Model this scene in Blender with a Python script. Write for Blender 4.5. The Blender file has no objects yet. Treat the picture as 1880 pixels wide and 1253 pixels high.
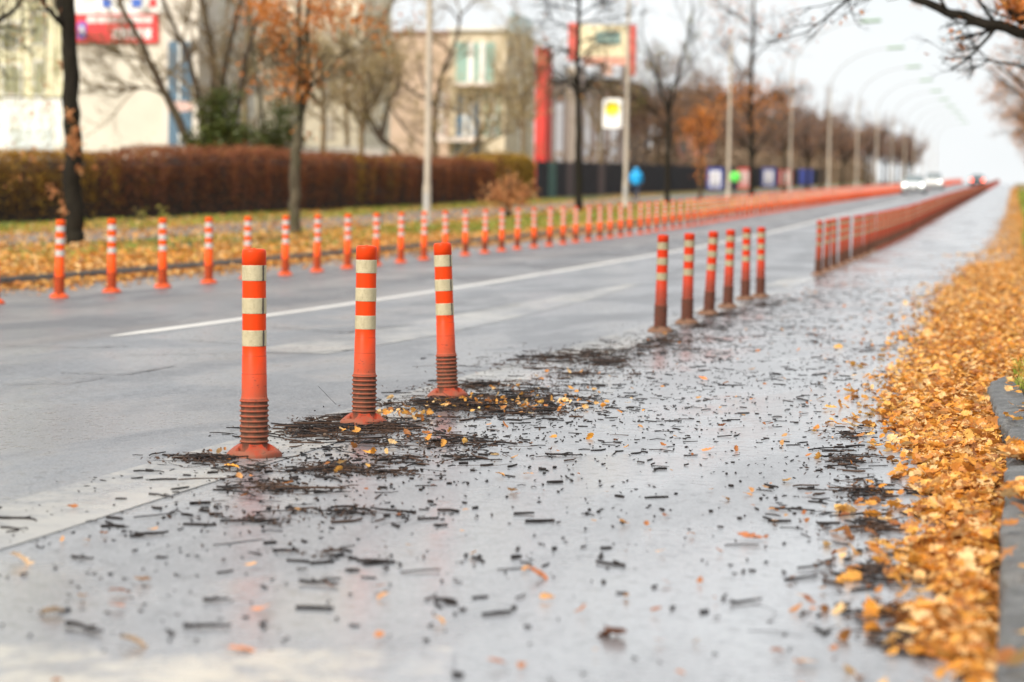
import bpy, math, random
import numpy as np
random.seed(7); RNG = np.random.default_rng(7)
S = bpy.context.scene
COL = S.collection
PI = math.pi
# ------------------------------------------------------------------ camera and road geometry
YAW, PITCH, ROLL, CH, F = .20348449, .0521241, .01587807, .87715, 4440.
KD = [-60, 0, 20, 40, 60, 90, 130, 180, 300, 430, 520, 620, 900]
KZ = [0, 0, 0, .193, .482, 1.087, 1.868, 2.805, 5.15, 7.6, 8.3, 7.6, 2.0]
def gz(d):
    if d <= KD[0]: return KZ[0]
    if d >= KD[-1]: return KZ[-1]
    i = 0
    while KD[i+1] < d: i += 1
    def m(j):
        if j <= 1 or j >= len(KD)-1: return 0
        return (KZ[j+1]-KZ[j-1])/(KD[j+1]-KD[j-1])
    h = KD[i+1]-KD[i]; t = (d-KD[i])/h
    return (2*t**3-3*t*t+1)*KZ[i]+(t**3-2*t*t+t)*h*m(i)+(3*t*t-2*t**3)*KZ[i+1]+(t**3-t*t)*h*m(i+1)
_yy = np.arange(-60, 901, 1.); _zz = np.array([gz(v) for v in _yy])
def gzv(d): return np.interp(d, _yy, _zz)
fw = np.array([-math.sin(YAW)*math.cos(PITCH), math.cos(YAW)*math.cos(PITCH), -math.sin(PITCH)])
r0 = np.array([math.cos(YAW), math.sin(YAW), 0]); u0 = np.cross(r0, fw)
cr = r0*math.cos(ROLL)+u0*math.sin(ROLL); cu = -r0*math.sin(ROLL)+u0*math.cos(ROLL)
def ray(x, y): return fw+cr*(x-940)/F+cu*(626.5-y)/F
def gp(x, y):
    """where the line of sight through photo point x, y meets the road"""
    v = ray(x, y); t = 2.
    while t < 900:
        p = v*t
        if CH+p[2] < gz(p[1]): break
        t *= 1.003
    return float(p[0]), float(p[1])
def at(x, y, d):
    v = ray(x, y); t = d/v[1]; p = v*t
    return np.array([p[0], p[1], p[2]+CH])
LV = .10     # height of verges over the road
# ------------------------------------------------------------------ mesh building
class MB:
    def __init__(s): s.v = []; s.q = []; s.t = []; s.n = 0; s.mq = []; s.mt = []; s.sm = True
    def add(s, v, q=None, t=None, m=0):
        v = np.asarray(v, float).reshape(-1, 3)
        s.v.append(v)
        if q is not None and len(q):
            q = np.asarray(q, int).reshape(-1, 4)+s.n; s.q.append(q); s.mq.append(np.full(len(q), m))
        if t is not None and len(t):
            t = np.asarray(t, int).reshape(-1, 3)+s.n; s.t.append(t); s.mt.append(np.full(len(t), m))
        s.n += len(v)
    def box(s, x0, x1, y0, y1, z0, z1, m=0):
        v = [(x, y, z) for z in (z0, z1) for y in (y0, y1) for x in (x0, x1)]
        s.add(v, q=[(0,2,3,1),(4,5,7,6),(0,1,5,4),(2,6,7,3),(0,4,6,2),(1,3,7,5)], m=m)
    def obox(s, c, ax, ay, az, m=0):
        c = np.asarray(c); ax = np.asarray(ax); ay = np.asarray(ay); az = np.asarray(az)
        v = [c+i*ax+j*ay+k*az for k in (-1,1) for j in (-1,1) for i in (-1,1)]
        s.add(v, q=[(0,2,3,1),(4,5,7,6),(0,1,5,4),(2,6,7,3),(0,4,6,2),(1,3,7,5)], m=m)
    def lathe(s, prof, n=24, c=(0,0,0), m=0, capb=False, capt=False):
        prof = np.asarray(prof, float); a = np.arange(n)*2*PI/n
        v = np.stack([prof[:,0][:,None]*np.cos(a)+c[0], prof[:,0][:,None]*np.sin(a)+c[1], prof[:,1][:,None]+0*a+c[2]], -1)
        i = np.arange(len(prof)-1)[:,None]*n; j = np.arange(n)[None]; k = (j+1) % n
        q = np.stack([i+j, i+k, i+n+k, i+n+j], -1).reshape(-1, 4)
        s.add(v, q=q, m=m)
        for on, r, fl in ((capb, 0, 1), (capt, len(prof)-1, 0)):
            if on:
                cc = [(c[0], c[1], prof[r,1]+c[2])]+[tuple(p) for p in v[r]]
                t = [(0, 1+jj, 1+(jj+1) % n) if not fl else (0, 1+(jj+1) % n, 1+jj) for jj in range(n)]
                s.add(cc, t=t, m=m)
    def tube(s, P, R, n=5, m=0, cap=False):
        P = np.asarray(P, float); k = len(P)
        R = np.broadcast_to(np.asarray(R, float), (k,))
        T = np.empty_like(P); T[1:-1] = P[2:]-P[:-2]; T[0] = P[1]-P[0]; T[-1] = P[-1]-P[-2]
        T /= np.linalg.norm(T, axis=1)[:,None]+1e-9
        d = np.abs(T[0]); up = np.eye(3)[int(np.argmin(d))]
        A = np.cross(T, up); A /= np.linalg.norm(A, axis=1)[:,None]+1e-9; B = np.cross(T, A)
        a = np.arange(n)*2*PI/n
        v = P[:,None]+R[:,None,None]*(A[:,None]*np.cos(a)[None,:,None]+B[:,None]*np.sin(a)[None,:,None])
        i = np.arange(k-1)[:,None]*n; j = np.arange(n)[None]; kk = (j+1) % n
        q = np.stack([i+j, i+n+j, i+n+kk, i+kk], -1).reshape(-1, 4)
        s.add(v, q=q, m=m)
        if cap:
            s.add(np.vstack([P[-1], v[-1]]), t=[(0, 1+(jj+1) % n, 1+jj) for jj in range(n)], m=m)
            s.add(np.vstack([P[0], v[0]]), t=[(0, 1+jj, 1+(jj+1) % n) for jj in range(n)], m=m)
    def scatter(s, v, q, t, M, m=0):
        """copies of a small mesh v,q,t by matrices M (N,3,4)"""
        v = np.asarray(v, float); N = len(M)
        W = np.einsum('nij,kj->nki', M[:,:,:3], v)+M[:,None,:,3]
        off = (np.arange(N)*len(v))[:,None,None]
        qq = (np.asarray(q, int).reshape(1,-1,4)+off).reshape(-1,4) if q is not None and len(q) else None
        tt = (np.asarray(t, int).reshape(1,-1,3)+off).reshape(-1,3) if t is not None and len(t) else None
        s.add(W.reshape(-1,3), qq, tt, m)
    def mesh(s, name, mats, smooth=True):
        me = bpy.data.meshes.new(name)
        V = np.concatenate(s.v)
        Q = np.concatenate(s.q) if s.q else np.zeros((0,4), int); T = np.concatenate(s.t) if s.t else np.zeros((0,3), int)
        me.vertices.add(len(V)); me.vertices.foreach_set('co', V.astype(np.float32).ravel())
        me.loops.add(len(Q)*4+len(T)*3)
        me.loops.foreach_set('vertex_index', np.concatenate([Q.ravel(), T.ravel()]).astype(np.int32))
        me.polygons.add(len(Q)+len(T))
        st = np.concatenate([np.arange(len(Q))*4, len(Q)*4+np.arange(len(T))*3]).astype(np.int32)
        me.polygons.foreach_set('loop_start', st)
        me.polygons.foreach_set('material_index', np.concatenate([np.concatenate(s.mq) if s.mq else np.zeros(0), np.concatenate(s.mt) if s.mt else np.zeros(0)]).astype(np.int32))
        me.polygons.foreach_set('use_smooth', np.full(len(Q)+len(T), smooth))
        me.update(calc_edges=True)
        for m in (mats if isinstance(mats, (list, tuple)) else [mats]): me.materials.append(m)
        return me
    def obj(s, name, mats, parent=None, smooth=True, loc=None):
        return link(name, s.mesh(name, mats, smooth), parent, loc)
def link(name, me, parent=None, loc=None):
    o = bpy.data.objects.new(name, me); COL.objects.link(o)
    if parent is not None: o.parent = parent
    if loc is not None: o.location = loc
    return o
def empty(name, loc=(0,0,0), rz=0, tilt=0):
    o = bpy.data.objects.new(name, None); COL.objects.link(o); o.location = loc; o.rotation_euler = (0, tilt, rz)
    o.empty_display_size = .1
    return o
def tag(o, label, cat, group=None, kind=None):
    if label: o['label'] = label
    if cat: o['category'] = cat
    if group: o['group'] = group
    if kind: o['kind'] = kind
    return o
def struct(o): o['kind'] = 'structure'; return o
def copy_tree(o, parent=None):
    c = o.copy(); COL.objects.link(c)
    if parent is not None: c.parent = parent
    for ch in list(o.children): copy_tree(ch, c)
    return c
# ------------------------------------------------------------------ materials
def srgb(r, g, b):
    f = lambda c: (c/255/12.92) if c/255 <= .04045 else ((c/255+.055)/1.055)**2.4
    return (f(r), f(g), f(b), 1)
class NT:
    def __init__(s, name):
        s.m = bpy.data.materials.new(name); s.m.use_nodes = True; s.t = s.m.node_tree; s.N = s.t.nodes; s.L = s.t.links
        s.b = s.N['Principled BSDF']
    def n(s, ty, **kw):
        nd = s.N.new('ShaderNode'+ty)
        for k, v in kw.items():
            if k.startswith('_'): setattr(nd, k[1:], v)
            else:
                key = int(k[1:]) if k[0] == 'i' and k[1:].isdigit() else k
                s.set(nd.inputs[key], v)
        return nd
    def set(s, inp, v):
        if hasattr(v, 'bl_rna') and isinstance(v, bpy.types.NodeSocket): s.L.new(v, inp)
        else: inp.default_value = v
    def P(s, name, v): s.set(s.b.inputs[name], v)
    def pos(s): return s.n('NewGeometry').outputs['Position']
    def objc(s): return s.n('TexCoord').outputs['Object']
    def mapping(s, v, scale=(1,1,1), loc=(0,0,0)):
        nd = s.n('Mapping'); s.L.new(v, nd.inputs[0]); nd.inputs['Scale'].default_value = scale; nd.inputs['Location'].default_value = loc
        return nd.outputs[0]
    def noise(s, v, scale, detail=4, rough=.6, dist=0):
        nd = s.n('TexNoise'); s.L.new(v, nd.inputs['Vector']); nd.inputs['Scale'].default_value = scale
        nd.inputs['Detail'].default_value = detail; nd.inputs['Roughness'].default_value = rough; nd.inputs['Distortion'].default_value = dist
        return nd.outputs['Fac']
    def ramp(s, fac, stops, interp='LINEAR'):
        nd = s.n('ValToRGB'); s.L.new(fac, nd.inputs[0]); r = nd.color_ramp; r.interpolation = interp
        while len(r.elements) < len(stops): r.elements.new(.5)
        for e, (p, c) in zip(r.elements, stops):
            e.position = p; e.color = c if isinstance(c, tuple) else (c, c, c, 1)
        return nd.outputs[0]
    def mix(s, fac, a, b, mode='MIX'):
        nd = s.n('Mix', _data_type='RGBA', _blend_type=mode)
        s.set(nd.inputs[0], fac); s.set(nd.inputs[6], a); s.set(nd.inputs[7], b)
        return nd.outputs[2]
    def math(s, op, a, b=0., c=None):
        nd = s.n('Math', _operation=op); s.set(nd.inputs[0], a); s.set(nd.inputs[1], b)
        if c is not None: s.set(nd.inputs[2], c)
        return nd.outputs[0]
    def sep(s, v):
        nd = s.n('SeparateXYZ'); s.L.new(v, nd.inputs[0]); return nd.outputs
    def bump(s, h, strength=.3, dist=.01):
        nd = s.n('Bump'); s.L.new(h, nd.inputs['Height']); nd.inputs['Strength'].default_value = strength; nd.inputs['Distance'].default_value = dist
        s.L.new(nd.outputs[0], s.b.inputs['Normal'])
    def smooth01(s, v, a, b):
        nd = s.n('MapRange', _interpolation_type='SMOOTHSTEP'); s.set(nd.inputs[0], v); nd.inputs[1].default_value = a; nd.inputs[2].default_value = b
        return nd.outputs[0]
def simple(name, col, rough=.6, var=.25, scale=3., bump=0, metal=0, spec=.5, bscale=None):
    t = NT(name); p = t.pos() if scale < 50 else t.objc()
    f = t.noise(p, scale, 5, .65)
    a = tuple(c*(1-var) for c in col[:3])+(1,); b = tuple(min(1, c*(1+var)) for c in col[:3])+(1,)
    t.P('Base Color', t.ramp(f, [(.3, a), (.7, b)])); t.P('Roughness', rough); t.P('Metallic', metal); t.P('Specular IOR Level', spec)
    if bump: t.bump(t.noise(p, bscale or scale*8, 4, .6), bump, .01)
    return t.m
def emissive(name, col, st):
    t = NT(name); t.P('Base Color', col); t.P('Emission Color', col); t.P('Emission Strength', st); return t.m

def asphalt(name, strip=False, mark=None):
    """wet, worn asphalt; the same recipe also carries worn paint and a painted wet sheen when mark gives the amount"""
    t = NT(name); p = t.pos(); xyz = t.sep(p)
    fine = t.noise(p, 105, 3, .75); mid = t.noise(p, 22, 4, .6)
    stretch = t.mapping(p, (1, .16, 1)); big = t.noise(stretch, .9, 5, .6, .6)
    wetn = t.noise(t.mapping(p, (1., .35, 1), (3, 9, 0)), 1.1, 5, .62, .4)
    streak = t.noise(t.mapping(p, (2.2, .03, 1)), 1.2, 4, .6)
    # base tone by lane: far lane worn darker with wheel tracks, near lane paler, wet sky sheen painted into its tone
    x = xyz[0]
    far = t.smooth01(x, -5.9, -6.4)                 # 1 on the far lane
    bike = t.smooth01(x, -2.85, -2.4)
    leftstrip = t.smooth01(x, -9.0, -9.35)
    tone = t.mix(far, (.14, .158, .178, 1), (.036, .039, .044, 1))
    tone = t.mix(bike, tone, (.32, .345, .37, 1))
    tone = t.mix(leftstrip, tone, (.05, .048, .046, 1))
    w = t.math('SINE', t.math('MULTIPLY', t.math('ADD', x, .4), 2*PI/1.55))
    tr = t.math('MULTIPLY', t.math('MULTIPLY', w, .5), t.math('MULTIPLY', far, 1.))
    tone = t.mix(t.math('ADD', .35, tr), tone, (.075, .062, .053, 1), 'MIX') if False else tone
    track = t.smooth01(t.math('ADD', w, t.math('MULTIPLY', streak, 1.2)), .3, 1.4)
    tone = t.mix(t.math('MULTIPLY', track, t.math('MULTIPLY', far, .85)), tone, (.15, .132, .118, 1))
    tone = t.mix(t.math('MULTIPLY', t.ramp(big, [(.4, 0.), (.62, 1.)]), .6), tone, (.055, .058, .065, 1))
    tone = t.mix(t.ramp(fine, [(.46, 0.), (.62, .8)]), tone, (.3, .3, .32, 1))
    tone = t.mix(t.ramp(fine, [(.36, .8), (.46, 0.)]), tone, (.015, .015, .017, 1))
    tone = t.mix(t.ramp(mid, [(.34, .6), (.46, 0.)]), tone, (.03, .03, .033, 1))
    if mark is not None:
        wear = t.noise(p, 9, 6, .75); wear2 = t.noise(t.mapping(p, (1, .3, 1)), 1.7, 3, .6)
        k = t.smooth01(t.math('ADD', t.math('MULTIPLY', wear, .5), t.math('MULTIPLY', wear2, .5)), mark[0], mark[1])
        tone = t.mix(k, tone, mark[2])
    t.P('Base Color', tone)
    wet = t.ramp(wetn, [(.42, 0.), (.56, 1.)])
    rr = t.math('ADD', t.math('MULTIPLY', wet, -.2), .5)
    rr = t.math('ADD', rr, t.math('MULTIPLY', t.math('MULTIPLY', wet, bike), -.08))
    rr = t.math('ADD', rr, t.math('MULTIPLY', bike, -.1))
    rr = t.math('ADD', rr, t.math('MULTIPLY', far, .06))
    rr = t.math('ADD', rr, t.math('MULTIPLY', t.math('SUBTRACT', mid, .5), .25))
    t.P('Roughness', rr); t.P('Specular IOR Level', .62)
    t.P('Coat Weight', t.math('ADD', t.math('MULTIPLY', wet, .35), t.math('MULTIPLY', bike, .45))); t.P('Coat Roughness', t.math('ADD', .36, t.math('MULTIPLY', far, .12))); t.P('Coat IOR', 1.33)
    h = t.math('ADD', t.math('MULTIPLY', fine, .6), t.math('MULTIPLY', mid, 1.))
    t.bump(h, .16, .005)
    return t.m
M = {}
M['road'] = asphalt('wet_asphalt')
M['line'] = asphalt('worn_white_line', mark=(.3, .42, (.6, .59, .56, 1)))
M['oldline_sheen'] = asphalt('old_faded_line_and_sheen', mark=(.4, .61, (.34, .335, .315, 1)))  # faded paint; also colours the sheen of the wet band
M['cross'] = asphalt('old_cream_line', mark=(.44, .58, (.5, .46, .38, 1)))
M['joint'] = simple('tar_joint', (.04, .04, .044, 1), .35, .3, 30)

def leafmat(name, cols, rough=.5, trans=.25):
    t = NT(name); r = t.n('NewGeometry').outputs['Random Per Island']
    n = len(cols); c = t.ramp(r, [((i+.0)/n, cc) for i, cc in enumerate(cols)], 'CONSTANT')
    nz = t.noise(t.pos(), 60, 3, .6)
    c = t.mix(t.ramp(nz, [(.35, .45), (.6, 0.)]), c, (.2, .075, .018, 1))
    t.P('Base Color', c); t.P('Roughness', rough); t.P('Specular IOR Level', .15 if 'hedge' in name or 'twig' in name else .35)
    tr = t.n('BsdfTranslucent'); t.L.new(c, tr.inputs[0]); mx = t.n('MixShader'); mx.inputs[0].default_value = trans
    t.L.new(t.b.outputs[0], mx.inputs[1]); t.L.new(tr.outputs[0], mx.inputs[2]); t.L.new(mx.outputs[0], t.N['Material Output'].inputs[0])
    return t.m
M['leaf'] = leafmat('autumn_leaf', [(.78,.38,.07,1),(.72,.29,.035,1),(.86,.54,.22,1),(.62,.24,.04,1),(.84,.48,.12,1),(.32,.12,.03,1),(.8,.55,.26,1),(.7,.33,.06,1),(.48,.2,.05,1)])
M['leafdull'] = leafmat('brown_leaf', [(.45,.16,.04,1),(.6,.22,.05,1),(.3,.1,.03,1),(.52,.28,.1,1),(.68,.34,.12,1)])
M['leaforange'] = leafmat('orange_tree_leaf', [(.72,.26,.05,1),(.6,.2,.04,1),(.76,.34,.09,1),(.5,.17,.04,1)], .6, .35)
M['leaftan'] = leafmat('peach_tan_leaf', [(.68,.33,.14,1),(.6,.26,.1,1),(.72,.4,.18,1),(.5,.2,.08,1)], .6, .35)
M['bud'] = leafmat('yellow_green_leaf', [(.4,.4,.08,1),(.52,.48,.12,1),(.3,.33,.06,1),(.5,.4,.12,1)], .6, .4)
M['twigbud'] = leafmat('straw_catkin', [(.6,.47,.24,1),(.5,.38,.2,1),(.68,.56,.32,1),(.48,.42,.17,1)], .7, .3)
M['ivy'] = leafmat('dark_green_leaf', [(.03,.07,.015,1),(.04,.1,.02,1),(.06,.11,.02,1),(.025,.05,.015,1)], .4, .1)
M['hedge_y'] = leafmat('hedge_yellow_brown_leaf', [(.42,.24,.045,1),(.22,.1,.025,1),(.55,.36,.06,1),(.32,.17,.035,1),(.13,.06,.02,1)], .6, .2)
M['hedge_r'] = leafmat('hedge_red_brown_leaf', [(.22,.075,.045,1),(.28,.1,.055,1),(.14,.05,.03,1),(.33,.14,.05,1)], .6, .15)
M['hedge_o'] = leafmat('hedge_olive_leaf', [(.34,.23,.03,1),(.45,.28,.05,1),(.16,.1,.02,1),(.5,.32,.07,1)], .6, .15)
M['core'] = simple('hedge_shade_core', (.03, .016, .01, 1), .9, .4, 8)  # near-black tone standing for shade inside the hedge
M['grass'] = leafmat('grass_blade', [(.2,.32,.03,1),(.3,.42,.05,1),(.38,.42,.08,1),(.14,.2,.03,1)], .5, .3)
M['twig'] = simple('wet_dark_twig', (.016, .012, .011, 1), .5, .5, 30, .3, spec=.2)
M['twig2'] = simple('brown_twig', (.06, .034, .022, 1), .6, .4, 30, .3, spec=.2)
M['crumb'] = simple('dirt_crumb', (.013, .011, .01, 1), .6, .4, 30, spec=.2)
def bark(name, c, k=.45, sc=7):
    t = NT(name); p = t.pos(); a = t.noise(t.mapping(p, (1,1,.18)), sc*3, 6, .7, .5); b = t.noise(p, 1.6, 4, .6)
    col = t.ramp(a, [(.35, tuple(x*(1-k) for x in c)+(1,)), (.65, tuple(x*(1+k) for x in c)+(1,))])
    col = t.mix(t.ramp(b, [(.5, 0.), (.75, .45)]), col, (c[0]*.8, c[1]*1.25, c[2]*.7, 1))
    t.P('Base Color', col); t.P('Roughness', .9); t.P('Specular IOR Level', .15); t.bump(a, .8, .03); return t.m
M['bark_dark'] = bark('dark_oak_bark', (.019, .016, .012))
M['bark_grey'] = bark('grey_olive_bark', (.09, .076, .052))
M['bark_brown'] = bark('brown_bark', (.075, .055, .04))
M['bark_far'] = bark('pale_brown_twigs', (.17, .115, .095), .3)
M['bark_tan'] = bark('tan_twigs', (.2, .145, .085), .3)
# posts
def plastic(name, dirt, base=(.68, .05, .006)):
    t = NT(name); o = t.objc(); z = t.sep(o)[2]
    info = t.n('ObjectInfo').outputs['Random']
    n1 = t.noise(t.mapping(o, (30, 30, 9)), 1, 5, .7); n2 = t.noise(t.mapping(t.pos(), (1,1,1)), 45, 4, .6)
    col = t.mix(t.ramp(n2, [(.4, 0.), (.8, .35)]), base+(1,), (base[0]*.78, base[1]*.9, base[2]*1.2, 1))
    # road dirt splashed up from the ground
    hh = t.math('ADD', z, t.math('MULTIPLY', t.math('SUBTRACT', n1, .5), .16))
    k = t.math('SUBTRACT', 1., t.smooth01(hh, dirt[0], dirt[1]))
    k = t.math('MULTIPLY', k, dirt[2])
    k = t.math('MULTIPLY', k, t.ramp(n2, [(.2, .75), (.6, 1.)]))
    col = t.mix(k, col, dirt[3] if len(dirt) > 3 else (.17, .115, .075, 1))
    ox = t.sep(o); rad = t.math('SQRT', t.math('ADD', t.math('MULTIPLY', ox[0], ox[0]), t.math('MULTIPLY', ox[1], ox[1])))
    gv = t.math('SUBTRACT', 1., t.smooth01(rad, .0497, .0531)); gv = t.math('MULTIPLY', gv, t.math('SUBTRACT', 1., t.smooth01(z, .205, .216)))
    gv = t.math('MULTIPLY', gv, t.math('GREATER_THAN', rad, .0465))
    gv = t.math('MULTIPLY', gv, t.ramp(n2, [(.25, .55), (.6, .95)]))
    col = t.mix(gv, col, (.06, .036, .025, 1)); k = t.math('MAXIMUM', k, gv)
    for zs in (.301, .3655):
        sm_ = t.math('SUBTRACT', 1., t.smooth01(t.math('ABSOLUTE', t.math('SUBTRACT', z, zs)), .0004, .0016)); col = t.mix(t.math('MULTIPLY', sm_, .7), col, (.16, .03, .012, 1))
    sc = t.noise(t.mapping(t.pos(), (22, 22, 90)), 1, 3, .5, 1.5)
    scr = t.math('MULTIPLY', t.ramp(sc, [(.66, 0.), (.7, 1.)]), t.math('SUBTRACT', 1., t.smooth01(z, .3, .48)))
    col = t.mix(t.math('MULTIPLY', scr, .75), col, (.04, .028, .024, 1))
    t.P('Base Color', col); t.P('Roughness', t.math('ADD', .42, t.math('MULTIPLY', k, .4))); t.P('Specular IOR Level', .13)
    t.bump(n2, .12, .003)
    return t.m
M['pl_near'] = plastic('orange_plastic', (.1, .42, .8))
M['pl_mid'] = plastic('dirty_shaded_orange_plastic', (.16, .48, .85, (.075, .05, .036, 1)), (.5, .034, .008))  # splashed dirt, over a red deepened to look shaded
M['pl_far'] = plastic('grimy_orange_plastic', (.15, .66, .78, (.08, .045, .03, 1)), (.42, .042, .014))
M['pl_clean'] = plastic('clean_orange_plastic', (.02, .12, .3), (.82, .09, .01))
M['base_near'] = plastic('red_rubber_base', (.0, .07, .65), (.34, .045, .02))
M['base_dirty'] = plastic('muddy_rubber_base', (.04, .12, .8), (.2, .05, .03))
def sheeting(name, c, dirt=.5):
    t = NT(name); o = t.objc(); v = t.n('TexVoronoi', _feature='DISTANCE_TO_EDGE'); t.L.new(o, v.inputs['Vector']); v.inputs['Scale'].default_value = 190
    cell = t.ramp(v.outputs['Distance'], [(.02, .72), (.12, 1.)])
    n = t.noise(t.mapping(t.pos(), (1,1,.5)), 40, 5, .7)
    base = t.mix(t.ramp(n, [(.45, 0.), (.75, dirt)]), c, (c[0]*.42, c[1]*.38, c[2]*.3, 1))
    sp = t.noise(t.pos(), 150, 2, .5)
    base = t.mix(t.ramp(sp, [(.72, 0.), (.75, .6)]), base, (.08, .06, .04, 1))
    nd = t.mix(1., base, cell, 'MULTIPLY')
    t.P('Base Color', nd); t.P('Roughness', .38); t.bump(v.outputs['Distance'], .15, .001); return t.m
M['band'] = sheeting('cream_reflective_sheeting', (.5, .44, .28, 1))
M['band_dirty'] = sheeting('grimy_reflective_sheeting', (.36, .31, .19, 1), .7)
M['band_grimy'] = sheeting('very_grimy_sheeting', (.27, .2, .12, 1), .8)
M['band_white'] = sheeting('white_reflective_sheeting', (.55, .53, .5, 1), .2)
M['tape'] = simple('dark_weathered_tape', (.07, .055, .045, 1), .5, .5, 60)
M['steel'] = simple('dull_steel', (.25, .24, .23, 1), .45, .3, 40, metal=.7)
M['hole'] = simple('dark_recess', (.02, .015, .013, 1), .9, .3, 20)
# ------------------------------------------------------------------ world, sun, camera
w = bpy.data.worlds.new('World'); S.world = w; w.use_nodes = True
N = w.node_tree.nodes; L = w.node_tree.links; bg = N['Background']
sky = N.new('ShaderNodeTexSky'); sky.sky_type = 'NISHITA'; sky.sun_disc = False
SUN_EL, SUN_AZ = math.radians(38), math.radians(205)      # azimuth clockwise from +Y
sky.sun_elevation = SUN_EL; sky.sun_rotation = SUN_AZ; sky.dust_density = 3
tc = N.new('ShaderNodeTexCoord'); mp = N.new('ShaderNodeMapping'); mp.inputs['Scale'].default_value = (1, 1, 2.5); L.new(tc.outputs['Generated'], mp.inputs[0])
nz = N.new('ShaderNodeTexNoise'); nz.inputs['Scale'].default_value = 2.2; nz.inputs['Detail'].default_value = 6; nz.inputs['Roughness'].default_value = .55; L.new(mp.outputs[0], nz.inputs['Vector'])
rp = N.new('ShaderNodeValToRGB'); rp.color_ramp.elements[0].position = .3; rp.color_ramp.elements[0].color = (6.75, 7.05, 7.2, 1); rp.color_ramp.elements[1].position = .62; rp.color_ramp.elements[1].color = (7.8, 7.85, 7.9, 1); L.new(nz.outputs['Fac'], rp.inputs[0])
mx = N.new('ShaderNodeMix'); mx.data_type = 'RGBA'; mx.inputs[0].default_value = .88
L.new(sky.outputs[0], mx.inputs[6]); L.new(rp.outputs[0], mx.inputs[7]); L.new(mx.outputs[2], bg.inputs[0]); bg.inputs[1].default_value = .1
sl = bpy.data.lights.new('sun', 'SUN'); sl.energy = 3.3; sl.angle = math.radians(24); sl.color = (1, .9, .78)
so = bpy.data.objects.new('sun', sl); COL.objects.link(so)
sd = np.array([math.sin(SUN_AZ)*math.cos(SUN_EL), math.cos(SUN_AZ)*math.cos(SUN_EL), math.sin(SUN_EL)])
from mathutils import Vector, Matrix
so.rotation_euler = Vector(sd).to_track_quat('Z', 'Y').to_euler(); so.location = (0, -5, 30)
cd = bpy.data.cameras.new('camera'); cam = bpy.data.objects.new('camera', cd); COL.objects.link(cam); S.camera = cam
cd.sensor_width = 36; cd.lens = F*36/1880; cd.clip_end = 6000; cd.clip_start = .1
cam.matrix_world = Matrix(((cr[0], cu[0], -fw[0], 0), (cr[1], cu[1], -fw[1], 0), (cr[2], cu[2], -fw[2], CH), (0, 0, 0, 1)))
cd.dof.use_dof = True; cd.dof.focus_distance = 9.7; cd.dof.aperture_fstop = 2.7; cd.dof.aperture_blades = 0
S.view_settings.view_transform = 'Standard'; S.view_settings.look = 'None'; S.view_settings.exposure = .55; S.view_settings.gamma = 1
try: S.cycles.max_bounces = 6; S.cycles.use_denoising = True
except Exception: pass

# ------------------------------------------------------------------ ground, road, verges, path
ys = sorted(set([-60, -20, 0]+list(range(4, 60, 2))+list(range(60, 200, 5))+list(range(200, 640, 10))+[640, 700, 800, 900, 1500, 3000]))
def sheet(name, xs, mat, zoff, y0=-60, y1=3000, kind='structure', thick=None):
    b = MB(); yy = [y for y in ys if y0 <= y <= y1]; yy = sorted(set([y0]+yy+[y1]))
    V = [(x, y, gz(y)+(zoff(x, y) if callable(zoff) else zoff)) for y in yy for x in xs]; n = len(xs)
    b.add(V, q=[(j*n+i, j*n+i+1, (j+1)*n+i+1, (j+1)*n+i) for j in range(len(yy)-1) for i in range(n-1)])
    o = b.obj(name, mat); o['kind'] = kind; return o
def groundmat():
    t = NT('leaf_strewn_soil'); p = t.pos(); x = t.sep(p)[0]; y = t.sep(p)[1]
    a = t.noise(p, 9, 5, .7); b = t.noise(t.mapping(p, (1, .3, 1)), .45, 4, .6); c = t.noise(p, 30, 3, .6)
    soil = t.mix(c, (.05, .035, .022, 1), (.11, .075, .04, 1))
    gr = t.mix(a, (.05, .075, .014, 1), (.17, .2, .035, 1))
    lf = t.mix(c, (.34, .15, .03, 1), (.62, .3, .06, 1))
    col = t.mix(t.ramp(a, [(.4, 0.), (.55, 1.)]), soil, gr)
    near = t.math('MULTIPLY', t.smooth01(x, -14.2, -12.6), t.smooth01(x, 0., -1.))     # leaf drift next to the kerb on the far side
    col = t.mix(t.math('MULTIPLY', t.ramp(t.math('ADD', b, t.math('MULTIPLY', near, .14)), [(.5, 0.), (.6, .9)]), t.ramp(a, [(.3, .4), (.5, 1.)])), col, lf)
    t.P('Base Color', col); t.P('Roughness', .9); t.bump(a, .5, .04); return t.m
M['ground'] = groundmat()
sheet('ground', [-1500, -300, -80, -40, -24, -16, -10.62, -10.6, .14, .16, 8, 40, 300, 1500], M['ground'],
      lambda x, y: (LV-.012) if (x < -10.61 or x > .15) else -.06)
sheet('road', [-10.42, -8, -5, -2.6, 0.1], M['road'], 0.)
t = NT('granite_kerb'); p = t.pos(); isl = t.n('NewGeometry').outputs['Random Per Island']
k1 = t.noise(p, 160, 4, .7); k2 = t.noise(p, 11, 5, .65); k3 = t.noise(p, 35, 4, .7)
c = t.ramp(k1, [(.36, (.03,.033,.036,1)), (.5, (.12,.125,.13,1)), (.64, (.32,.32,.31,1))])
c = t.mix(t.ramp(k2, [(.42, .75), (.6, 0.)]), c, (.045,.048,.05,1)); c = t.mix(t.math('MULTIPLY', isl, .45), c, (.17,.16,.145,1)); c = t.mix(t.ramp(k3, [(.56, 0.), (.68, .7)]), c, (.05,.06,.025,1))
t.P('Base Color', c); t.P('Roughness', .6); t.bump(t.math('ADD', t.math('MULTIPLY', k1, .35), k3), .9, .012); M['kerbstone'] = t.m
M['path'] = simple('grey_paving', (.13, .125, .12, 1), .6, .3, 5, .2)
sheet('footpath', [-19.2, -17.6, -16.0], M['path'], LV-.004)
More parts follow.
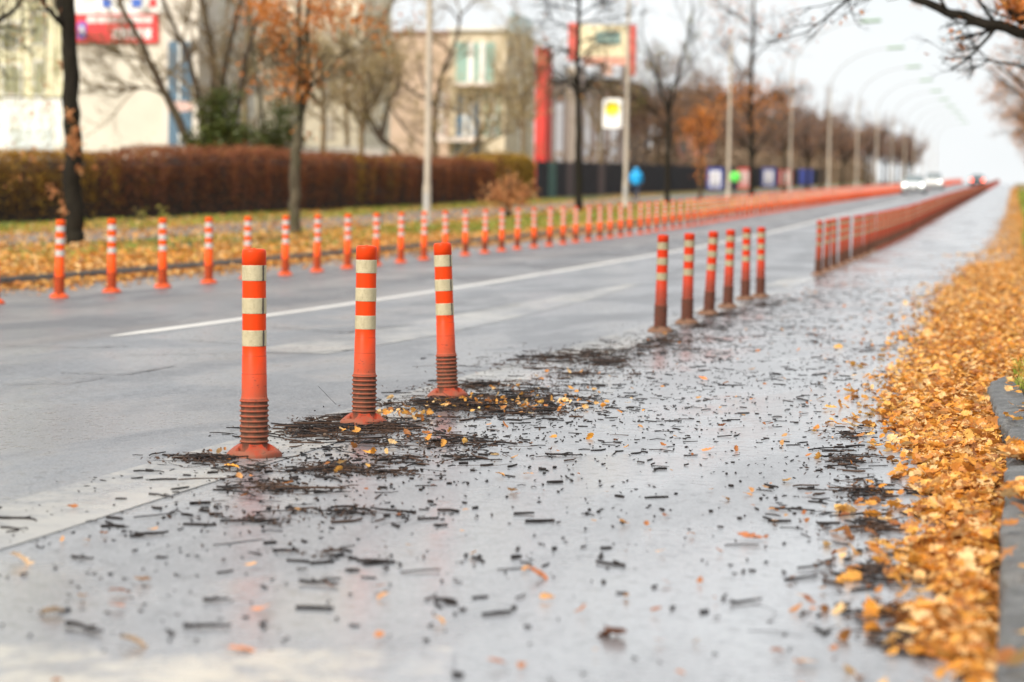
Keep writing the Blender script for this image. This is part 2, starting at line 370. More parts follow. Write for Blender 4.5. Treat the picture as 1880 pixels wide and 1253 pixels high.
# kerb on the far side: stones of one metre
b = MB(); rr = random.Random(3)
y = -20.
while y < 600:
    ln = 1. if y < 150 else 10.
    z0, z1 = gz(y), gz(y+ln-.012)
    x0, x1 = -10.61+rr.uniform(-.006,.006), -10.42+rr.uniform(-.006,.006)
    V = [(x0,y,z0-.1),(x1,y,z0-.1),(x0,y+ln-.012,z1-.1),(x1,y+ln-.012,z1-.1),(x0,y,z0+LV),(x1,y,z0+LV),(x0,y+ln-.012,z1+LV),(x1,y+ln-.012,z1+LV)]
    b.add(V, q=[(0,2,3,1),(4,5,7,6),(0,1,5,4),(2,6,7,3),(0,4,6,2),(1,3,7,5)]); y += ln
struct(b.obj('kerb', M['kerbstone'], smooth=False))
# near kerb: individual old granite stones, some shifted
def stone(b, xa, ya, xb, yb, wd=.15, h=LV, sub=10, seed=1):
    r = np.random.default_rng(seed); n = max(3, int(abs(yb-ya)*sub)); m = 7; hoff = r.uniform(-.012, .006)
    cs = [(0,-.1),(0,h*.5),(.0,h-.014),(.012,h-.002),(wd*.5,h+.002),(wd-.015,h),(wd,h-.02),(wd,-.1)]
    nx = np.array([yb-ya, -(xb-xa)]); nx = nx/np.hypot(*nx)
    V = []
    for i in range(n+1):
        f = i/n; e = .03*((i == 0) or (i == n))-hoff
        for c in cs:
            cx = c[0]+(r.normal(0, .0032) if c[1] > 0 else 0)+(e if c[0] < wd/2 else -e); cz = c[1]+(r.normal(0, .0032) if c[1] > 0 else 0)-e
            X = xa+(xb-xa)*f+nx[0]*cx; Y = ya+(yb-ya)*f+nx[1]*cx
            V.append((X, Y, cz+gz(Y)))
    k = len(cs); q = [(i*k+j, i*k+j+1, (i+1)*k+j+1, (i+1)*k+j) for i in range(n) for j in range(k-1)]
    b.add(V, q=[(a_, d_, c_, b_) for a_, b_, c_, d_ in q])
    b.add(V[:k], t=[(0, j, j+1) for j in range(1, k-1)]); b.add(V[-k:], t=[(0, j+1, j) for j in range(1, k-1)])
b = MB()
stones = [(-.012,-3,-.008,-1.6),(.0,-1.58,.004,-.2),(-.01,-.18,-.006,1.2),(0,1.22,0,2.6),(.004,2.62,-.004,4.0),(-.004,4.02,-.002,5.4),(-.008,5.42,-.012,6.98),(-.004,7.0,-.004,8.1),(-.006,8.12,-.006,9.72),(-.03,9.74,-.1,12.1),(-.1,12.12,.06,13.3),
          (.05,13.32,.07,14.6),(.06,14.62,.05,16.2),(.045,16.22,.05,17.8)]
yy = 17.82
while yy < 110: stones.append((.05+rr.uniform(-.01,.01), yy, .05+rr.uniform(-.01,.01), yy+1.4)); yy += 1.42
for i, s_ in enumerate(stones): stone(b, *s_, h=LV-(.02 if s_[1] > 12.2 else 0)-(.03 if 13.3 < s_[1] < 20 else 0), seed=i)
struct(b.obj('kerb', M['kerbstone'], smooth=True))
sheet('kerb', [.05, .2], M['kerbstone'], LV-.01, 110, 640)
# painted markings, and one wet band whose sheen is painted
def strip_mesh(name, pts, mat, z=.0025):
    b = MB(); V = []
    for xa, xb, y in pts: V += [(xa, y, gz(y)+z), (xb, y, gz(y)+z)]
    b.add(V, q=[(2*i, 2*i+1, 2*i+3, 2*i+2) for i in range(len(pts)-1)]); return struct(b.obj(name, mat))
strip_mesh('lane_line', [(-6.15,-6.11,15.9),(-6.2,-6.06,16.6)]+[(-6.2,-6.06,float(v)) for v in list(range(18,60,2))+list(range(60,200,5))+list(range(200,640,10))], M['line'])
strip_mesh('old_line_and_wet_band', [(-4.75,-4.2,14.6),(-4.72,-4.1,17),(-4.72,-4.12,20),(-4.7,-4.2,24),(-4.5,-4.4,29)], M['oldline_sheen'])  # pale sheen of a wet band put into colour, no marking here
strip_mesh('old_line_and_wet_band', [(-2.93,-2.53,float(v)) for v in range(-4,34,1)], M['oldline_sheen'])  # the worn line itself, along the near posts
b = MB(); # old transverse line close to the camera
V = []
for x_, t_, l_ in [(-260,1196,1300),(0,1195,1300),(150,1190,1300),(215,1222,1300),(420,1206,1310),(620,1200,1310),(830,1200,1300)]:
    for y_ in (t_, l_): q_ = gp(x_, y_); V.append((q_[0], q_[1], .006))
b.add(V, q=[(2*i, 2*i+1, 2*i+3, 2*i+2) for i in range(6)]); struct(b.obj('old_stop_line', M['cross']))
# joints and cracks in the asphalt
b = MB()
def crack(pxs, wd):
    P = [gp(*p) for p in pxs]; Q = []
    for i in range(len(P)-1):
        n = 14
        for k in range(n): f = k/n; Q.append((P[i][0]*(1-f)+P[i+1][0]*f+rr.uniform(-.006,.006), P[i][1]*(1-f)+P[i+1][1]*f+rr.uniform(-.02,.02)))
    V = []
    for i, (x_, y_) in enumerate(Q):
        h = wd*rr.uniform(.3, 1); j = min(i+1, len(Q)-1); k = max(i-1, 0)
        d_ = np.array([Q[j][0]-Q[k][0], Q[j][1]-Q[k][1]]); d_ = d_/(np.hypot(*d_)+1e-6); nn = (-d_[1]*h, d_[0]*h)
        V += [(x_+nn[0], y_+nn[1], gz(y_)+.0055), (x_-nn[0], y_-nn[1], gz(y_)+.0055)]
    b.add(V, q=[(2*i, 2*i+1, 2*i+3, 2*i+2) for i in range(len(Q)-1)])
crack([(0,1016),(200,952),(440,872)], .0016)
crack([(0,636),(160,640),(240,636)], .02); crack([(230,654),(420,650),(560,650),(700,640)], .014); crack([(110,686),(230,690),(330,672)], .012)
crack([(500,603),(640,612),(760,596)], .02); crack([(0,708),(130,706),(200,694)], .008); crack([(330,625),(450,634)], .012)
crack([(600,568),(820,580),(960,560)], .012)
struct(b.obj('road_joint', M['joint']))

# ------------------------------------------------------------------ flexible posts
def base_mesh():
    b = MB(); nr, na = 22, 96; rs = np.concatenate([np.linspace(.03, .101, nr-4), [.1025, .1035, .1035, .1035]]); V = []
    for i, r in enumerate(rs):
        for k in range(na):
            a = 2*PI*k/na
            lob = 1+.04*math.cos(4*(a-.35))
            if i >= nr-3: z = [.008, .004, .0][i-(nr-3)] if i-(nr-3) < 3 else 0
            else:
                t = max(0, (r-.048)/(.1035-.048)); z = .013+.035*(1-t**1.5) if t > 0 else .048
                for a0 in (-.35, -.35+PI/2, -.35+PI, -.35-PI/2):
                    da = (a-a0+PI) % (2*PI)-PI
                    if abs(da) < .34*(1-(r-.06)*8) and .058 < r < .091: z = .0075
                    elif abs(da) < .62 and r > .055: z = z+.005*(1-(abs(da)/.62)**2)
            V.append((r*.93*lob*math.cos(a), r*.93*lob*math.sin(a), z))
    q = [(i*na+k, (i+1)*na+k, (i+1)*na+(k+1) % na, i*na+(k+1) % na) for i in range(nr-1) for k in range(na)]
    b.add(V, q=q); return b
def tube_prof():
    return [(.047, .215), (.0455, .23), (.0450, .300), (.0445, .301), (.0440, .365), (.0432, .366), (.0430, .41), (.0425, .6925)]
def rib_prof():
    P = [(.048, .04), (.0482, .05)]
    z = .052
    for k in range(9):
        P += [(.0482, z), (.0515, z+.0025), (.0535, z+.0055), (.0515, z+.0085), (.0482, z+.0115)]; z += .0183
    P += [(.0478, z-.001), (.047, .2165)]; return P
def post_meshes(mbody, mbase, mband, taped, seed, lod=0):
    n = 40 if lod == 0 else 14
    out = {}
    b = base_mesh() if lod == 0 else MB()
    if lod: b.lathe([(.1035,0),(.1035,.008),(.1,.013),(.055,.046),(.047,.05)], 14)
    out['base'] = b.mesh('base', mbase)
    if lod == 0:
        for i_, a in enumerate((-.35, -.35+PI/2, -.35+PI, -.35-PI/2)):
            b = MB(); b.lathe([(0,.019),(.006,.0185),(.0085,.016),(.0085,.011),(.0125,.0105),(.0125,.0076)], 10, (.075*math.cos(a), .075*math.sin(a), 0))
            out['bolt%d' % i_] = b.mesh('bolt', M['hole'])
    b = MB(); b.lathe(rib_prof() if lod == 0 else [(.048,.04),(.05,.05),(.05,.2),(.047,.2165)], n); out['ribbed_sleeve'] = b.mesh('ribbed_sleeve', mbody)
    b = MB(); b.lathe(tube_prof(), n); out['tube'] = b.mesh('tube', mbody)
    b = MB(); b.lathe([(.0425,.6925),(.0435,.693),(.0435,.738),(.0420,.745),(.038,.749),(.03,.7505),(.006,.7508),(.005,.753),(0,.7535)], n); out['cap'] = b.mesh('cap', mbody)
    for i, (z0, z1) in enumerate([(.6355,.6915),(.5175,.5740),(.4005,.4580)]):
        b = MB(); b.lathe([(.0420,z0),(.0438,z0+.0002)], n); b.lathe([(.0438,z0+.0002),(.0442,z0+.001),(.0442,z0+.004),(.0442,z1-.004),(.0442,z1-.001),(.0438,z1-.0002)], n); b.lathe([(.0438,z1-.0002),(.0420,z1)], n)
        out['band%d' % i] = b.mesh('reflective_band', mband)
        if lod == 0 and taped:
            r = np.random.default_rng(seed*7+i); a0 = -.42+r.uniform(-.05, .05); V = []; k = 8
            for j in range(k+1):
                z = z0+(z1-z0)*j/k; wv = .10+.05*r.random()
                V += [(.0448*math.cos(a0-wv), .0448*math.sin(a0-wv), z), (.0448*math.cos(a0+wv*.6), .0448*math.sin(a0+wv*.6), z)]
            bb = MB(); bb.add(V, q=[(2*j, 2*j+1, 2*j+3, 2*j+2) for j in range(k)]); out['tape%d' % i] = bb.mesh('torn_seam', M['tape'])
    return out
def build_post(meshes, loc, rz=0, lean=(0, 0)):
    r = empty('flexible_post', loc, 0)
    r.rotation_euler = (lean[1], lean[0], rz)
    for k, me in meshes.items():
        if k.startswith('tape'): continue
        nm = 'reflective_band' if k.startswith('band') else k.rstrip('0123')
        o = link(nm, me, r)
        if k.startswith('band') and 'tape'+k[4:] in meshes: link('torn_seam', meshes['tape'+k[4:]], o)
    return r
XR, XL = -2.62, -8.99
GR = 'orange flexible posts along the near edge of the roadway'; GL = 'orange flexible posts along the far edge of the roadway'
# three in focus
def yawcam(x, y): return math.atan2(y, x)     # angle away from the camera
near = [((467,840), 0, -.012, True, 'nearest orange post, dark worn seam on its cream bands, small twig heap beside it'),
        ((668,780), .0, .003, False, 'orange post with checked cream bands, second nearest, foot buried in a twig heap'),
        ((822,731), .0, -.05, True, 'orange post tilting slightly toward the nearer two, third nearest, twigs heaped round its foot')]
for i, (p, rz, ln, tp, lab) in enumerate(near):
    x, y = gp(*p); fa = math.atan2(y, x)
    # seams and bolt pockets are turned to where the photo shows them
    o = build_post(post_meshes(M['pl_near'], M['base_near'], M['band'], tp, i+1), (x, y, gz(y)), 0, (0, 0))
    o.rotation_euler = (0, ln, 0)
    for ch in o.children: ch.rotation_euler = (0, 0, -.12 if not tp else .0)
    tag(o, lab, 'post', GR)
mid = [((1212,611), .013, 'grimy orange post standing first in the cluster of six beyond the gap'),
       ((1261,596), .012, 'grimy orange post standing second in the cluster of six, upright beside the first'),
       ((1301,579), .04, 'grimy orange post leaning to the side, third in the cluster of six'),
       ((1336,566), .02, 'grimy orange post standing fourth in the cluster of six, half brown with dirt'),
       ((1368,552), .004, 'grimy orange post standing fifth in the cluster of six, last but one before the gap'),
       ((1396,547), -.004, 'grimy orange post standing last of the cluster of six, by the long gap')]
mm = post_meshes(M['pl_mid'], M['base_dirty'], M['band_dirty'], True, 11)
for p, ln, lab in mid:
    x, y = gp(*p); o = build_post(mm, (x, y, gz(y)), 0, (ln, 0)); tag(o, lab, 'post', GR)
lod_far = post_meshes(M['pl_far'], M['base_dirty'], M['band_grimy'], False, 12, 1)
lod_cl = post_meshes(M['pl_clean'], M['pl_clean'], M['band_white'], False, 13, 1)
cl0 = post_meshes(M['pl_clean'], M['pl_clean'], M['band_white'], False, 14, 0)
def merged(mats):
    b = MB(); n = 10
    b.lathe([(.1035,0),(.1035,.008),(.055,.046),(.049,.05),(.05,.2),(.046,.23),(.0425,.6925),(.0435,.70),(.0435,.738),(.03,.7505),(0,.7535)], n)
    for z0, z1 in [(.6355,.6915),(.5175,.5740),(.4005,.4580)]: b.lathe([(.0448,z0+.001),(.0448,z1-.001)], n, m=1)
    return b
me_fr = merged(0).mesh('flexible_post', [M['pl_far'], M['band_grimy']]); me_fl = merged(0).mesh('flexible_post', [M['pl_clean'], M['band_white']])
ORD = 'first second third fourth fifth sixth seventh eighth ninth tenth eleventh twelfth thirteenth fourteenth fifteenth sixteenth seventeenth eighteenth nineteenth twentieth'.split()
r1 = random.Random(5)
yr = [33.4+1.5*i for i in range(266)]; yl = [20.42+1.478*i for i in range(280)]
cntr = cntl = 0; stuff_r, stuff_l = [], []
for i, y in enumerate(yr):
    ln = (r1.gauss(0, .012), r1.gauss(0, .01)); loc = (XR+r1.gauss(0, .01), y, gz(y))
    if i < 10: o = build_post(lod_far, loc, r1.uniform(0, 6), ln)
    elif y < 238: o = link('flexible_post', me_fr, None, loc); o.rotation_euler = (ln[1], ln[0], 0)
    else: stuff_r.append((loc, ln)); continue
    if i < 6: lab = 'dirt-darkened post, %s of the long dense near-side row past the last gap' % ORD[i]
    else: lab = 'dirt-darkened orange post deep within the long dense near-side row running uphill'
    tag(o, lab, 'post', GR if i < 6 else 'dirty posts merging into the long near-side row')
for i, y in enumerate(yl):
    ln = (r1.gauss(0, .012), r1.gauss(0, .012)); loc = (XL+r1.gauss(0, .012), y, gz(y))
    if i < 12: o = build_post(cl0, loc, r1.uniform(0, 6), ln)
    elif i < 26: o = build_post(lod_cl, loc, r1.uniform(0, 6), ln)
    elif y < 238: o = link('flexible_post', me_fl, None, loc); o.rotation_euler = (ln[1], ln[0], 0)
    else: stuff_l.append((loc, ln)); continue
    if i == 0: lab = 'bright orange post across the road, cut by the edge of the frame'
    elif i <= 16: lab = 'bright orange post, %s whole one in the row across the road from the dark trunk' % ORD[i-1]
    else: lab = 'bright orange post in the dense far part of the row across the road'
    tag(o, lab, 'post', GL if i <= 16 else 'bright posts merging into the far row across the road')
for nm, lst, mats, lab in (('distant_posts', stuff_r, [M['pl_far'], M['band_grimy']], 'most distant dirty orange posts of the near row merging at the crest'),
                      ('distant_posts', stuff_l, [M['pl_clean'], M['band_white']], 'most distant bright orange posts of the far row merging at the crest')):
    src = merged(0); V = np.concatenate(src.v); Q = np.concatenate(src.q); mq = np.concatenate(src.mq); b = MB()
    for loc, ln in lst:
        for mi in (0, 1): pass
        b.v.append(V+np.array(loc)); b.q.append(Q+b.n); b.mq.append(mq); b.n += len(V)
    tag(b.obj(nm, mats), lab, 'post', kind='stuff')
# ------------------------------------------------------------------ leaves and twigs
def leaf_geo(seed, detail=True):
    r = random.Random(seed)
    if detail:
        n = 7; mid = []; lft = []; rgt = []; bend = r.uniform(-.35, .5); fold = r.uniform(-.1, .45); twist = r.uniform(-.3, .3)
        ws = [.03, .16, .24, .17, .34, .22, .38, .2, .26, .0] ; n = len(ws)
        for i in range(n):
            t = i/(n-1); x = t-.5; wl = ws[i]*r.uniform(.8, 1.2); wr = ws[i]*r.uniform(.8, 1.2)
            z = bend*(x*x*1.2); tw = twist*x
            mid.append((x, 0, z)); lft.append((x+.05*(i % 2), wl, z+fold*wl+tw*wl+r.uniform(-.03,.03))); rgt.append((x+.05*(i % 2), -wr, z+fold*wr-tw*wr+r.uniform(-.03,.03)))
        V = mid+lft+rgt; q = []
        for i in range(n-1): q += [(i, i+1, n+i+1, n+i), (i+1, i, 2*n+i, 2*n+i+1)]
        V += [(-.5,.012,V[0][2]), (-.5,-.012,V[0][2]), (-.75,.0,V[0][2]+.05)]
        return np.array(V), q, [(3*n, 3*n+1, 3*n+2)]
    V = [(-.5,0,0),(-.1,.3,.1*r.uniform(-1,1.5)),(.5,0,.05),(-.05,-.3,.1*r.uniform(-1,1.5)),(0,0,0)]
    return np.array(V), [], [(0,4,1),(4,2,1),(0,3,4),(4,3,2)]
def mats_for(P, size, tilt, r=RNG, up=0):
    """random placement matrices: points P (N,3), leaf sizes, tilt spread"""
    N = len(P); yaw = r.uniform(0, 2*PI, N); tx = r.normal(0, 1, N)*tilt; ty = r.normal(0, 1, N)*tilt; s = size
    cz, sz, cx, sx, cy, sy = np.cos(yaw), np.sin(yaw), np.cos(tx), np.sin(tx), np.cos(ty), np.sin(ty)
    Z0 = np.zeros(N); O = np.ones(N)
    Rz = np.stack([cz,-sz,Z0,sz,cz,Z0,Z0,Z0,O], -1).reshape(N,3,3); Rx = np.stack([O,Z0,Z0,Z0,cx,-sx,Z0,sx,cx], -1).reshape(N,3,3); Ry = np.stack([cy,Z0,sy,Z0,O,Z0,-sy,Z0,cy], -1).reshape(N,3,3)
    R_ = Rz@Rx@Ry*s[:,None,None]
    return np.concatenate([R_, P[:,:,None]], -1)
def rand_rot(P, size, r=RNG):
    N = len(P); q = r.normal(size=(N,4)); q /= np.linalg.norm(q, axis=1)[:,None]; a,b_,c,d = q.T
    R_ = np.stack([1-2*(c*c+d*d),2*(b_*c-a*d),2*(b_*d+a*c),2*(b_*c+a*d),1-2*(b_*b_+d*d),2*(c*d-a*b_),2*(b_*d-a*c),2*(c*d+a*b_),1-2*(b_*b_+c*c)], -1).reshape(N,3,3)*size[:,None,None]
    return np.concatenate([R_, P[:,:,None]], -1)
def scatter_leaves(b, P, size, tilt, detail=True, kinds=8, m=0, rot='flat'):
    P = np.asarray(P); idx = RNG.integers(0, kinds, len(P))
    for k in range(kinds):
        s = idx == k
        if not s.any(): continue
        V, q, t = leaf_geo(100+k, detail); sz = size[s] if hasattr(size, '__len__') else np.full(s.sum(), size)
        Mx = mats_for(P[s], sz, tilt) if rot == 'flat' else rand_rot(P[s], sz)
        b.scatter(V, q, t, Mx, m)
# right-hand leaf drift: left boundary of the drift as x(y) (world metres)
EY = [2.5,4.7,5.05,5.4,5.6,5.9,6.3,6.6,7.0,7.3,8.05,9.2,10.6,12.7,16.4,20.5,25,30,33.6,36,43,45,47,59,89,184,420]
EX = [-.04,-.06,-.11,-.24,-.15,-.17,-.24,-.3,-.18,-.26,-.26,-.33,-.47,-.58,-.64,-.67,-.84,-.8,-.72,-.7,-.55,-1.15,-.6,-.42,-.3,-.3,-.3]
def edge(y): return np.interp(y, EY, EX)
def jit(y, s=0): return .06*np.sin(y*9.1+s)*np.sin(y*3.3+1+s)+.035*np.sin(y*23.7+s*2)
b = MB(); bands = [(2.6,9,5200,True),(9,14,5600,True),(14,22,5600,True),(22,40,6200,False),(40,90,6500,False),(90,300,6000,False)]
for y0, y1, n, det in bands:
    y = RNG.uniform(y0, y1, n); e = edge(y)+jit(y)
    rt = np.where(y < 7, -.035, np.where(y < 12.2, -.05, np.where(y < 14, .1, .35)))
    rt = np.where((y > 6.95) & (y < 7.25), .2, rt); rt = np.where((y > 8.1) & (y < 8.6), .16, rt)
    u = RNG.beta(1.15, .8, n); x = e+(rt-e)*u
    stray = RNG.random(n) < .04; x = np.where(stray, e-RNG.exponential(.08, n), x)
    dist = np.clip((x-e)/.25, 0, 1)
    z = gzv(y)+.008+RNG.random(n)*.055*dist
    z = np.where(x > -.0, np.maximum(z, LV+gzv(y)+.006+RNG.random(n)*.02), z)
    sz = (.028+.045*RNG.random(n)**1.4)*(1 if det else 1.25)*(1.6 if y0 >= 90 else 1)
    scatter_leaves(b, np.stack([x, y, z], 1), sz, .42, det)
# a few blown on to the kerb stones
for ya_, yb_, n_ in ((3.2,7,26),(6.9,7.4,30),(8.05,8.7,40),(9.6,11.9,40),(12,15,60)):
    y = RNG.uniform(ya_, yb_, n_); x = RNG.uniform(-.02, .2, n_); scatter_leaves(b, np.stack([x, y, gzv(y)+LV+.012+.015*RNG.random(n_)], 1), RNG.uniform(.03, .07, n_), .3, True)
n_ = 2600; y = 2*np.exp(RNG.random(n_)*math.log(30)); x = .2+3.2*RNG.random(n_)**1.6; scatter_leaves(b, np.stack([x, y, gzv(y)+LV+.02+.02*RNG.random(n_)], 1), RNG.uniform(.04, .08, n_), .4, True)
# under-layer so that no bare road shows through the drift
y = RNG.uniform(2.6, 40, 9000); e = edge(y)+jit(y)+.07; x = e+(0-e)*RNG.random(9000)**.9; z = gzv(y)+.006+.01*RNG.random(9000)
ok = x < 0.0; scatter_leaves(b, np.stack([x, y, z], 1)[ok], RNG.uniform(.05, .09, ok.sum()), .1, False)
tag(b.obj('fallen_leaves', M['leaf'], smooth=False), 'thick drift of golden oak leaves heaped against the near kerb', 'leaves', kind='stuff')
# loose leaves over the cycle lane
b = MB(); n = 1400; y = 3.2*np.exp(RNG.random(n)*math.log(45/3.2)); x = RNG.uniform(-2.7, -.3, n); k = RNG.random(n) < .55
x = np.where(k, edge(y)-RNG.exponential(.35, n), x); ok = (x > -3.2); P = np.stack([x, y, gzv(y)+.01], 1)[ok]
sel = RNG.random(len(P)) < np.interp(P[:,1], [0,8,14,45],[.22,.3,.55,1.]); P = P[sel]
scatter_leaves(b, P, RNG.uniform(.012, .04, len(P)), .35, True)
tag(b.obj('scattered_leaves', M['leafdull'], smooth=False), 'small brown leaves scattered thinly over the wet cycle lane', 'leaves', kind='stuff')
# leaves on the far verge
b = MB(); 
def verge(n, xa, xb, ya, yb, s0, s1, pw=1.):
    y = ya*np.exp(RNG.random(n)*math.log(yb/ya)); x = xa+(xb-xa)*RNG.random(n)**pw
    z = gzv(y)+np.where(x > -10.42, .012, LV+.02)+RNG.random(n)*.04
    dens = .5+.5*np.sin(x*1.9+np.sin(y*.33)*2)*np.sin(y*.41+x)
    ok = RNG.random(n) < .35+.65*np.clip(dens+np.clip((x+13.5)/3, 0, 1), 0, 1)
    scatter_leaves(b, np.stack([x, y, z], 1)[ok], RNG.uniform(s0, s1, ok.sum()), .35, False)
verge(16000, -10.1, -15.8, 22, 90, .07, .13, 1.3); verge(5000, -10.05, -10.6, 22, 130, .06, .1); verge(5000, -10.5, -15.8, 80, 260, .12, .26); verge(3500, -19.3, -22.6, 40, 110, .08, .14); verge(1200, -9.3, -10.3, 22, 60, .04, .09); verge(5000, -16, -19.2, 33, 110, .07, .13)
tag(b.obj('verge_leaves', M['leaf'], smooth=False), 'orange and yellow leaf litter covering the verge across the road', 'leaves', kind='stuff')
# grass
b = MB()
def blades(n, xa, xb, ya, yb, h0, h1, w, xs=None):
    global b
    y = RNG.uniform(ya, yb, n); x = RNG.uniform(min(xa, xb), max(xa, xb), n)
    cl = np.sin(x*2.3+y*.4)+np.sin(y*.9-x*1.1)
    ok = cl > -.5 if xs is None else np.ones(n, bool)
    x, y = x[ok], y[ok]; n = len(x); h = RNG.uniform(h0, h1, n); a = RNG.uniform(0, 2*PI, n); ln = RNG.uniform(.2, .9, n)*h
    z = gzv(y)+LV-.01; dx, dy = np.cos(a), np.sin(a); wx, wy = -dy*w, dx*w
    V = np.stack([np.stack([x-wx, y-wy, z], 1), np.stack([x+wx, y+wy, z], 1), np.stack([x+dx*ln*.35+wx*.8, y+dy*ln*.35+wy*.8, z+h*.6], 1), np.stack([x+dx*ln*.35-wx*.8, y+dy*ln*.35-wy*.8, z+h*.6], 1), np.stack([x+dx*ln, y+dy*ln, z+h*.92], 1)], 1)
    o = (np.arange(n)*5)[:,None]; b.add(V.reshape(-1,3), q=np.array([0,1,2,3])+o, t=np.array([3,2,4])+o)
blades(1300, .03, .35, 11.7, 13.6, .03, .1, .0022, 1); blades(500, .1, .4, 9.8, 12., .03, .1, .0025, 1); blades(14000, .2, 2.6, 2, 16, .03, .1, .004, 1); blades(9000, .2, 4, 14, 40, .04, .12, .008, 1)
blades(9000, .2, 3.5, 16, 60, .08, .22, .012, 1); blades(5000, .3, 5, 60, 200, .12, .4, .05, 1)
blades(15000, -10.8, -15.9, 25, 110, .04, .1, .016); blades(22000, -11.2, -14.0, 52, 100, .05, .12, .022, 1); blades(7000, -19.3, -23, 40, 110, .05, .14, .02)
tag(b.obj('grass', M['grass'], smooth=False), 'short green and straw grass on the verges', 'grass', kind='stuff')
# twig litter
def twig(b, x, y, z, L_, rad, a, bend=.25, rise=0., m=0, n=4, side=4):
    P = []; cx, cy, cz = x-math.cos(a)*L_/2, y-math.sin(a)*L_/2, z
    aa = a
    for i in range(n):
        P.append((cx, cy, cz)); st = L_/(n-1); cx += math.cos(aa)*st; cy += math.sin(aa)*st; aa += rr.gauss(0, bend); cz += rise*st+rr.gauss(0, .0015)
    zz = min(p[2] for p in P); P = [(p[0], p[1], max(p[2], gz(p[1])+rad)) for p in P]
    b.tube(P, [rad*rr.uniform(.8,1.1), rad, rad*.9, rad*.7][:n], side, m, cap=True)
b = MB(); rr = random.Random(21)
piles = [ # photo point, spread across (m), spread along (m), count, height
 (385,845,.13,.10,170,.012),(455,866,.10,.1,30,.01),
 (590,792,.2,.22,330,.02),(700,790,.17,.2,260,.02),(640,772,.16,.12,150,.018),(560,800,.1,.1,60,.015),
 (800,745,.2,.28,330,.026),(880,750,.26,.3,340,.022),(960,735,.25,.35,300,.02),(870,712,.2,.3,240,.02),(1000,757,.16,.2,120,.014),
 (600,865,.16,.12,150,.012),(690,872,.13,.1,60,.01),(800,815,.28,.22,170,.012),(740,845,.3,.2,120,.01),
 (1000,660,.3,.7,260,.02),(1090,655,.3,.7,280,.02),(1070,690,.3,.6,150,.014),(1120,668,.2,.5,110,.012),
 (1220,628,.3,.7,230,.02),(1290,600,.3,.9,190,.02),(1330,580,.3,1.,160,.02),(1400,562,.35,1.3,200,.02),(1180,640,.3,.5,80,.01),
 (520,905,.2,.12,60,.008),(620,945,.24,.1,50,.008),(470,960,.22,.1,40,.008),(560,1020,.2,.1,14,.008),(480,890,.15,.1,40,.008),
 (1560,850,.12,.3,90,.012),(1590,905,.1,.2,110,.012),(1600,970,.12,.2,120,.012),(1600,1050,.12,.12,120,.012),(1560,800,.14,.3,60,.01),(1640,1130,.14,.12,90,.012),(1660,1190,.1,.08,60,.01),(1600,640,.2,1.2,60,.01),(1700,640,.1,.8,60,.01)]
for px, py, sx, sy, n, hh in piles:
    x0, y0 = gp(px, py)
    for k in range(int(n*(.62 if px < 1500 else .5))):
        ang = rr.uniform(0, 2*PI); q_ = min(3.2, abs(rr.gauss(0, .85))); x = x0+q_*math.cos(ang)*sx; y = y0+q_*math.sin(ang)*sy*1.6
        L_ = rr.uniform(.03, .10) if rr.random() < .8 else rr.uniform(.1, .24)
        twig(b, x, y, gz(y)+.004+rr.random()*hh*math.exp(-q_*q_), L_, rr.choice([.0008,.001,.0014,.002,.0028,.004]), rr.uniform(0, PI), .36, 0, 0 if rr.random() < .6 else 1)
# sparse pieces everywhere on the lane
for k in range(10500):
    y = 3.6*math.exp(rr.random()*math.log(34/3.6)); x = rr.uniform(-2.55, -.25) if rr.random() < .5 else rr.gauss(-2.0, .45)
    if rr.random() > (.07+.93*min(1, max(0, (y-5.)/5.5))) : continue
    if x < -2.9: continue
    if y < 8.5: L_ = L_*1.5+.008
    if rr.random() > .22+1.1*max(0, math.sin(x*6.1+math.sin(y*2.3)*2)*math.sin(y*3.1+x*4)+.25): continue
    L_ = rr.choice([.006,.008,.012,.016,.022,.035,.05,.08])*rr.uniform(.7, 1.3)
    twig(b, x, y, gz(y)+.003, L_, rr.uniform(.001, .0032)*(1.45 if y < 8.5 else 1), rr.uniform(0, PI), .4, 0, 0, 3)
for k in range(9):   # a few that stick up
    x0, y0 = gp(rr.choice([600,700,830,900,970]), rr.uniform(735,790)); twig(b, x0, y0, gz(y0)+.02, rr.uniform(.05,.1), .001, rr.uniform(0,6), .2, rr.uniform(.3,1.1), 0)
tag(b.obj('twig_litter', [M['twig'], M['twig2']]), 'dark broken twigs heaped round the posts and strewn over the wet lane', 'twigs', kind='stuff')
# crumbs of bark and acorn cups
b = MB(); n = 5200; y = 3.6*np.exp(RNG.random(n)*math.log(30/3.6)); x = np.where(RNG.random(n) < .4, RNG.normal(-2.25, .35, n), RNG.uniform(-2.9, -.3, n))
ok = RNG.random(n) < np.interp(y, [3.6, 6, 9, 30], [.12, .3, 1, 1]); P = np.stack([x, y, gzv(y)+.003], 1)[ok]
V = np.array([(1.9,.2,0),(-1.5,-.3,.1),(.2,.8,0),(-.4,-.9,0),(.3,0,.5),(0,0,-.5)]); T = [(0,2,4),(2,1,4),(1,3,4),(3,0,4),(2,0,5),(1,2,5),(3,1,5),(0,3,5)]
b.scatter(V, None, T, mats_for(P, RNG.uniform(.0015, .006, len(P)), .3))
P = []
for px, py, sx, sy, n_, hh in piles:
    x0, y0 = gp(px, py); m_ = int(n_*1.3); a = RNG.uniform(0, 2*PI, m_); q_ = np.abs(RNG.normal(0, .8, m_)); yy_ = y0+q_*np.sin(a)*sy*1.5; P.append(np.stack([x0+q_*np.cos(a)*sx, yy_, gzv(yy_)+.003+.008*RNG.random(m_)], 1))
P = np.concatenate(P); b.scatter(V, None, T, mats_for(P, RNG.uniform(.002, .007, len(P)), .6), 1)
